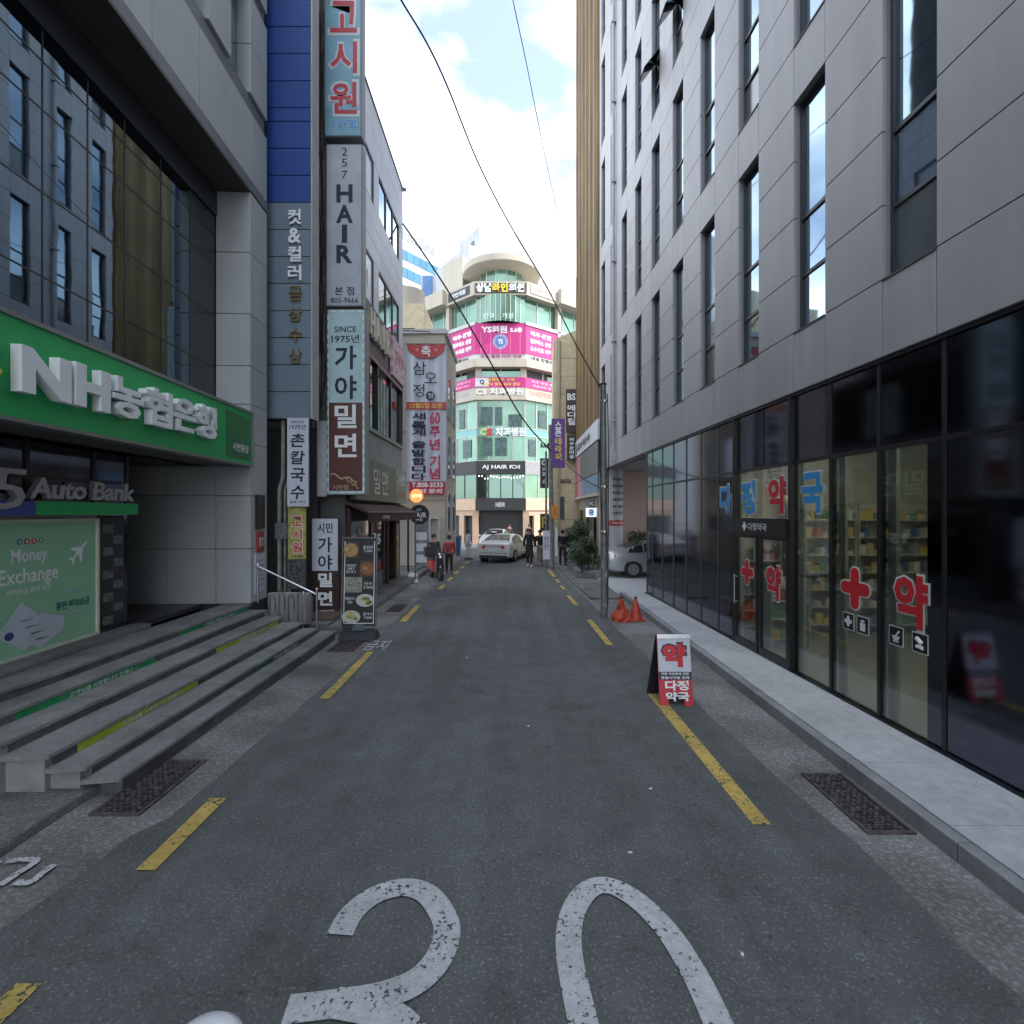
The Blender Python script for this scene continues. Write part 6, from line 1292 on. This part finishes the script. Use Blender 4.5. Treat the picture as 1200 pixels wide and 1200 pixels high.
def person(label, loc, rz, jacket, trousers, stride=.25, arm=.12, h=1.7, coat=0, shoes=None, group=None, hair=True, sit=False):
    t = thing('person', label, 'person', loc, 0, 0 and group); s = h / 1.7
    if group: t['group'] = group
    # facing -Y (towards the camera); joints
    lf, rf = stride, -stride * .8
    J = [(0, 0, .93), (0, 0, 1.08), (0, .01, 1.28), (0, .01, 1.42), (0, 0, 1.50), (0, -.01, 1.57), (0, -.015, 1.66),
         (.18, .01, 1.39), (.24, arm * .4, 1.14), (.25, -arm * .6, .90), (-.18, .01, 1.39), (-.24, -arm * .4, 1.14), (-.25, arm * .2, .90),
         (.09, 0, .88), (.10, -lf * .45, .50), (.10, -lf * .6, .09), (.10, -lf * .6 - .14, .045), (-.09, 0, .88), (-.10, -rf * .3, .50), (-.10, -rf, .10), (-.10, -rf - .13, .045)]
    E_ = [(0, 1), (1, 2), (2, 3), (3, 4), (4, 5), (5, 6), (3, 7), (7, 8), (8, 9), (3, 10), (10, 11), (11, 12), (0, 13), (13, 14), (14, 15), (15, 16), (0, 17), (17, 18), (18, 19), (19, 20)]
    Rd = [(.13, .10), (.125, .095), (.15, .105), (.09, .08), .052, (.072, .085), (.06, .075), .055, .043, .032, .055, .043, .032, .085, .058, .042, .035, .085, .058, .042, .035]
    # fingers
    for sx, wi in ((1, 9), (-1, 12)):
        wx, wy, wz = J[wi]; pb = len(J); J.append((wx, wy - .01, wz - .07)); E_.append((wi, pb)); Rd.append((.018, .034))
        for k in range(4): J.append((wx, wy - .035 + .021 * k, wz - .13)); J.append((wx - sx * .012, wy - .035 + .02 * k, wz - .165 - .008 * (k in (1, 2)))); E_ += [(pb, len(J) - 2), (len(J) - 2, len(J) - 1)]; Rd += [.009, .008]
        J.append((wx, wy - .055, wz - .06)); J.append((wx - sx * .01, wy - .065, wz - .10)); E_ += [(wi, len(J) - 2), (len(J) - 2, len(J) - 1)]; Rd += [.011, .009]
    J = [(x * s, y * s, z * s) for x, y, z in J]; Rd = [tuple(q * s for q in r) if isinstance(r, tuple) else r * s for r in Rd]
    skin_mesh('body', J, E_, Rd, skin_m, t, 1)
    def sub(ids, grow, name, mat, extra=None):
        mp_ = {j: i for i, j in enumerate(ids)}; jj = [J[i] for i in ids]; ee = [(mp_[a_], mp_[b_]) for a_, b_ in E_ if a_ in mp_ and b_ in mp_]
        rr = [tuple(q + grow for q in Rd[i]) if isinstance(Rd[i], tuple) else Rd[i] + grow for i in ids]; skin_mesh(name, jj, ee, rr, mat, t, 2)
    sub([0, 1, 2, 3, 7, 8, 9, 10, 11, 12], .022, 'jacket', jacket); sub([0, 13, 14, 15, 17, 18, 19], .018, 'trousers', trousers)
    sm = shoes or black_fr
    for a_, b_ in ((15, 16), (19, 20)):
        x, y, z = J[a_]; m = MB(); m.hull([(x - .045, y - .20, 0), (x + .045, y - .20, 0), (x + .05, y + .07, 0), (x - .05, y + .07, 0)], [(x - .035, y - .17, .06), (x + .035, y - .17, .06), (x + .04, y + .06, .10), (x - .04, y + .06, .10)]); o = m.build('shoe', sm, None, bevel=.015); o.parent = t
    if coat:
        m = MB(); m.lathe([(.21, .45), (.19, .7), (.17, .95), (.16, 1.1)], (0, 0, 0), 16); o = m.build('coat_skirt', jacket, None, smooth=True); o.parent = t
    if hair:
        m = MB(); m.lathe([(.085, -.06), (.098, 0), (.095, .05), (.07, .09), (.02, .11)], (0, .018 * s, 1.63 * s), 14); o = m.build('hair', hair_m, None, smooth=True); o.parent = t
    # face
    for sx in (-1, 1):
        m = MB(); m.lathe([(.002, -.008), (.010, 0), (.002, .008)], (sx * .03 * s, -.092 * s, 1.63 * s), 8); o = m.build('eye', black_fr, None); o.parent = t
        m = MB(); m.lathe([(.005, -.025), (.018, 0), (.006, .028)], (sx * .078 * s, .0, 1.615 * s), 6); o = m.build('ear', skin_m, None); o.parent = t
    m = MB(); m.hull([(-.012, -.09 * s, 1.585 * s), (.012, -.09 * s, 1.585 * s), (.012, -.112 * s, 1.585 * s), (-.012, -.112 * s, 1.585 * s)], [(-.006, -.088 * s, 1.63 * s), (.006, -.088 * s, 1.63 * s), (.006, -.094 * s, 1.63 * s), (-.006, -.094 * s, 1.63 * s)]); o = m.build('nose', skin_m, None); o.parent = t
    m = MB(); m.box(-.022, .022, -.094 * s, -.086 * s, 1.560 * s, 1.568 * s); o = m.build('mouth', M('lips', (.3, .1, .09), .5), None); o.parent = t
    t.rotation_euler = (0, 0, rz); return t
dkj = M('black_jacket', (.012, .013, .018), .8); dkt = M('dark_trousers', (.02, .022, .028), .8); bgt = M('beige_trousers', (.22, .19, .15), .8); wh = M('white_clothes', (.5, .51, .58), .8); grj = M('grey_jacket', (.04, .042, .045), .8)
Yp = 24.6
person('person in a long black coat walking in the street, left of the walking pair', ((620.5 - 600) / 600 * Yp, Yp, .004), R(-8), dkj, dkt, .28, coat=1, h=1.78, shoes=white_l)
person('person in a black jacket and beige trousers, right of the walking pair', ((633 - 600) / 600 * 24.9, 24.9, .004), R(6), dkj, bgt, -.25, h=1.7)
person('person in dark clothes walking on the right pavement by the far pole', ((659.5 - 600) / 600 * 24.6, 24.6, .05), R(185), dkj, dkt, .2, h=1.66)
person('person in white clothes standing at the left of the white sedan', ((548.5 - 600) / 600 * 28.0, 28.0, .004), R(70), wh, wh, .12, h=1.6)
# scooter and rider at the left kerb
def scooter():
    t = thing('scooter', 'dark scooter with a red body panel standing at the left kerb', 'scooter', (-2.95, 19.9, 0), 0)
    def lb(m, n, mat, **k): o = m.build(n, mat, None, **k); o.parent = t; return o
    for y in (-.62, .62):
        w = lb(MB().tube([(-.05, y, .25), (.05, y, .25)], .25, 20), 'tyre', rubber); r_ = MB().tube([(-.055, y, .25), (.055, y, .25)], .13, 14).build('rim', steel, None); r_.parent = w
    bk_ = M('scooter_black', (.025, .022, .024), .35, coat=.3); rd_ = M('scooter_red', (.45, .03, .03), .35, coat=.3)
    lb(MB().hull([(-.17, -.2, .28), (.17, -.2, .28), (.2, .75, .4), (-.2, .75, .4)], [(-.16, -.05, .68), (.16, -.05, .68), (.14, .85, .74), (-.14, .85, .74)]), 'rear_body', rd_, bevel=.04)
    lb(MB().hull([(-.13, 0, .70), (.13, 0, .70), (.14, .72, .76), (-.14, .72, .76)], [(-.12, .03, .80), (.12, .03, .80), (.12, .7, .86), (-.12, .7, .86)]), 'seat', bk_, bevel=.03)
    lb(MB().hull([(-.16, -.62, .32), (.16, -.62, .32), (.2, -.42, .3), (-.2, -.42, .3)], [(-.12, -.52, .98), (.12, -.52, .98), (.14, -.38, .98), (-.14, -.38, .98)]), 'front_shield', bk_, bevel=.03)
    lb(MB().box(-.16, .16, -.45, -.1, .26, .32), 'footboard', bk_, bevel=.01); lb(MB().tube([(0, -.62, .25), (0, -.45, 1.05)], .03, 8), 'fork', steel)
    lb(MB().tube([(-.33, -.36, 1.06), (0, -.46, 1.04), (.33, -.36, 1.06)], .018, 8), 'handlebar', black_fr); lb(MB().lathe([(.02, -.06), (.08, 0), (.02, .07)], (0, -.58, .88), 12), 'headlight', M('headlamp', (.6, .62, .65), .1, .5))
    lb(MB().box(-.24, .24, .62, 1.05, .8, 1.2), 'delivery_box', M('delivery_box_dark', (.05, .045, .045), .5), bevel=.03)
    for sx in (-1, 1): lb(MB().tube([(sx * .2, -.42, 1.05), (sx * .36, -.4, 1.3)], .008, 5), 'mirror_stem', black_fr); lb(MB().disc((sx * .36, -.41, 1.33), (1, 0, 0), (0, 0, 1), .06, .045, 12, .01), 'mirror', steel)
    t.rotation_euler = (0, 0, R(24)); return t
scooter()
person('person in a dark padded jacket standing beside the scooter', (-3.15, 20.6, .004), R(20), M('dark_padded_jacket', (.05, .055, .055), .8, var=.2, scale=8), dkt, .1, h=1.68)
person('person in a red jacket standing close behind the scooter', (-2.62, 21.3, .004), R(190), M('red_jacket', (.33, .035, .035), .7), dkt, .1, h=1.6)
# small extras along the shops at the end
for i, (x, y, c_) in enumerate(((1.25, 37.5, (.03, .03, .035)), (-.2, 38.2, (.05, .03, .03)))):
    person(['person in dark clothes waiting before the far shop door', 'person in brown clothes outside the far shop window'][i], (x, y, .0), R(30 * i), M('crowd_cloth_%s' % 'ab'[i], c_, .8), dkt, .1, h=1.66)
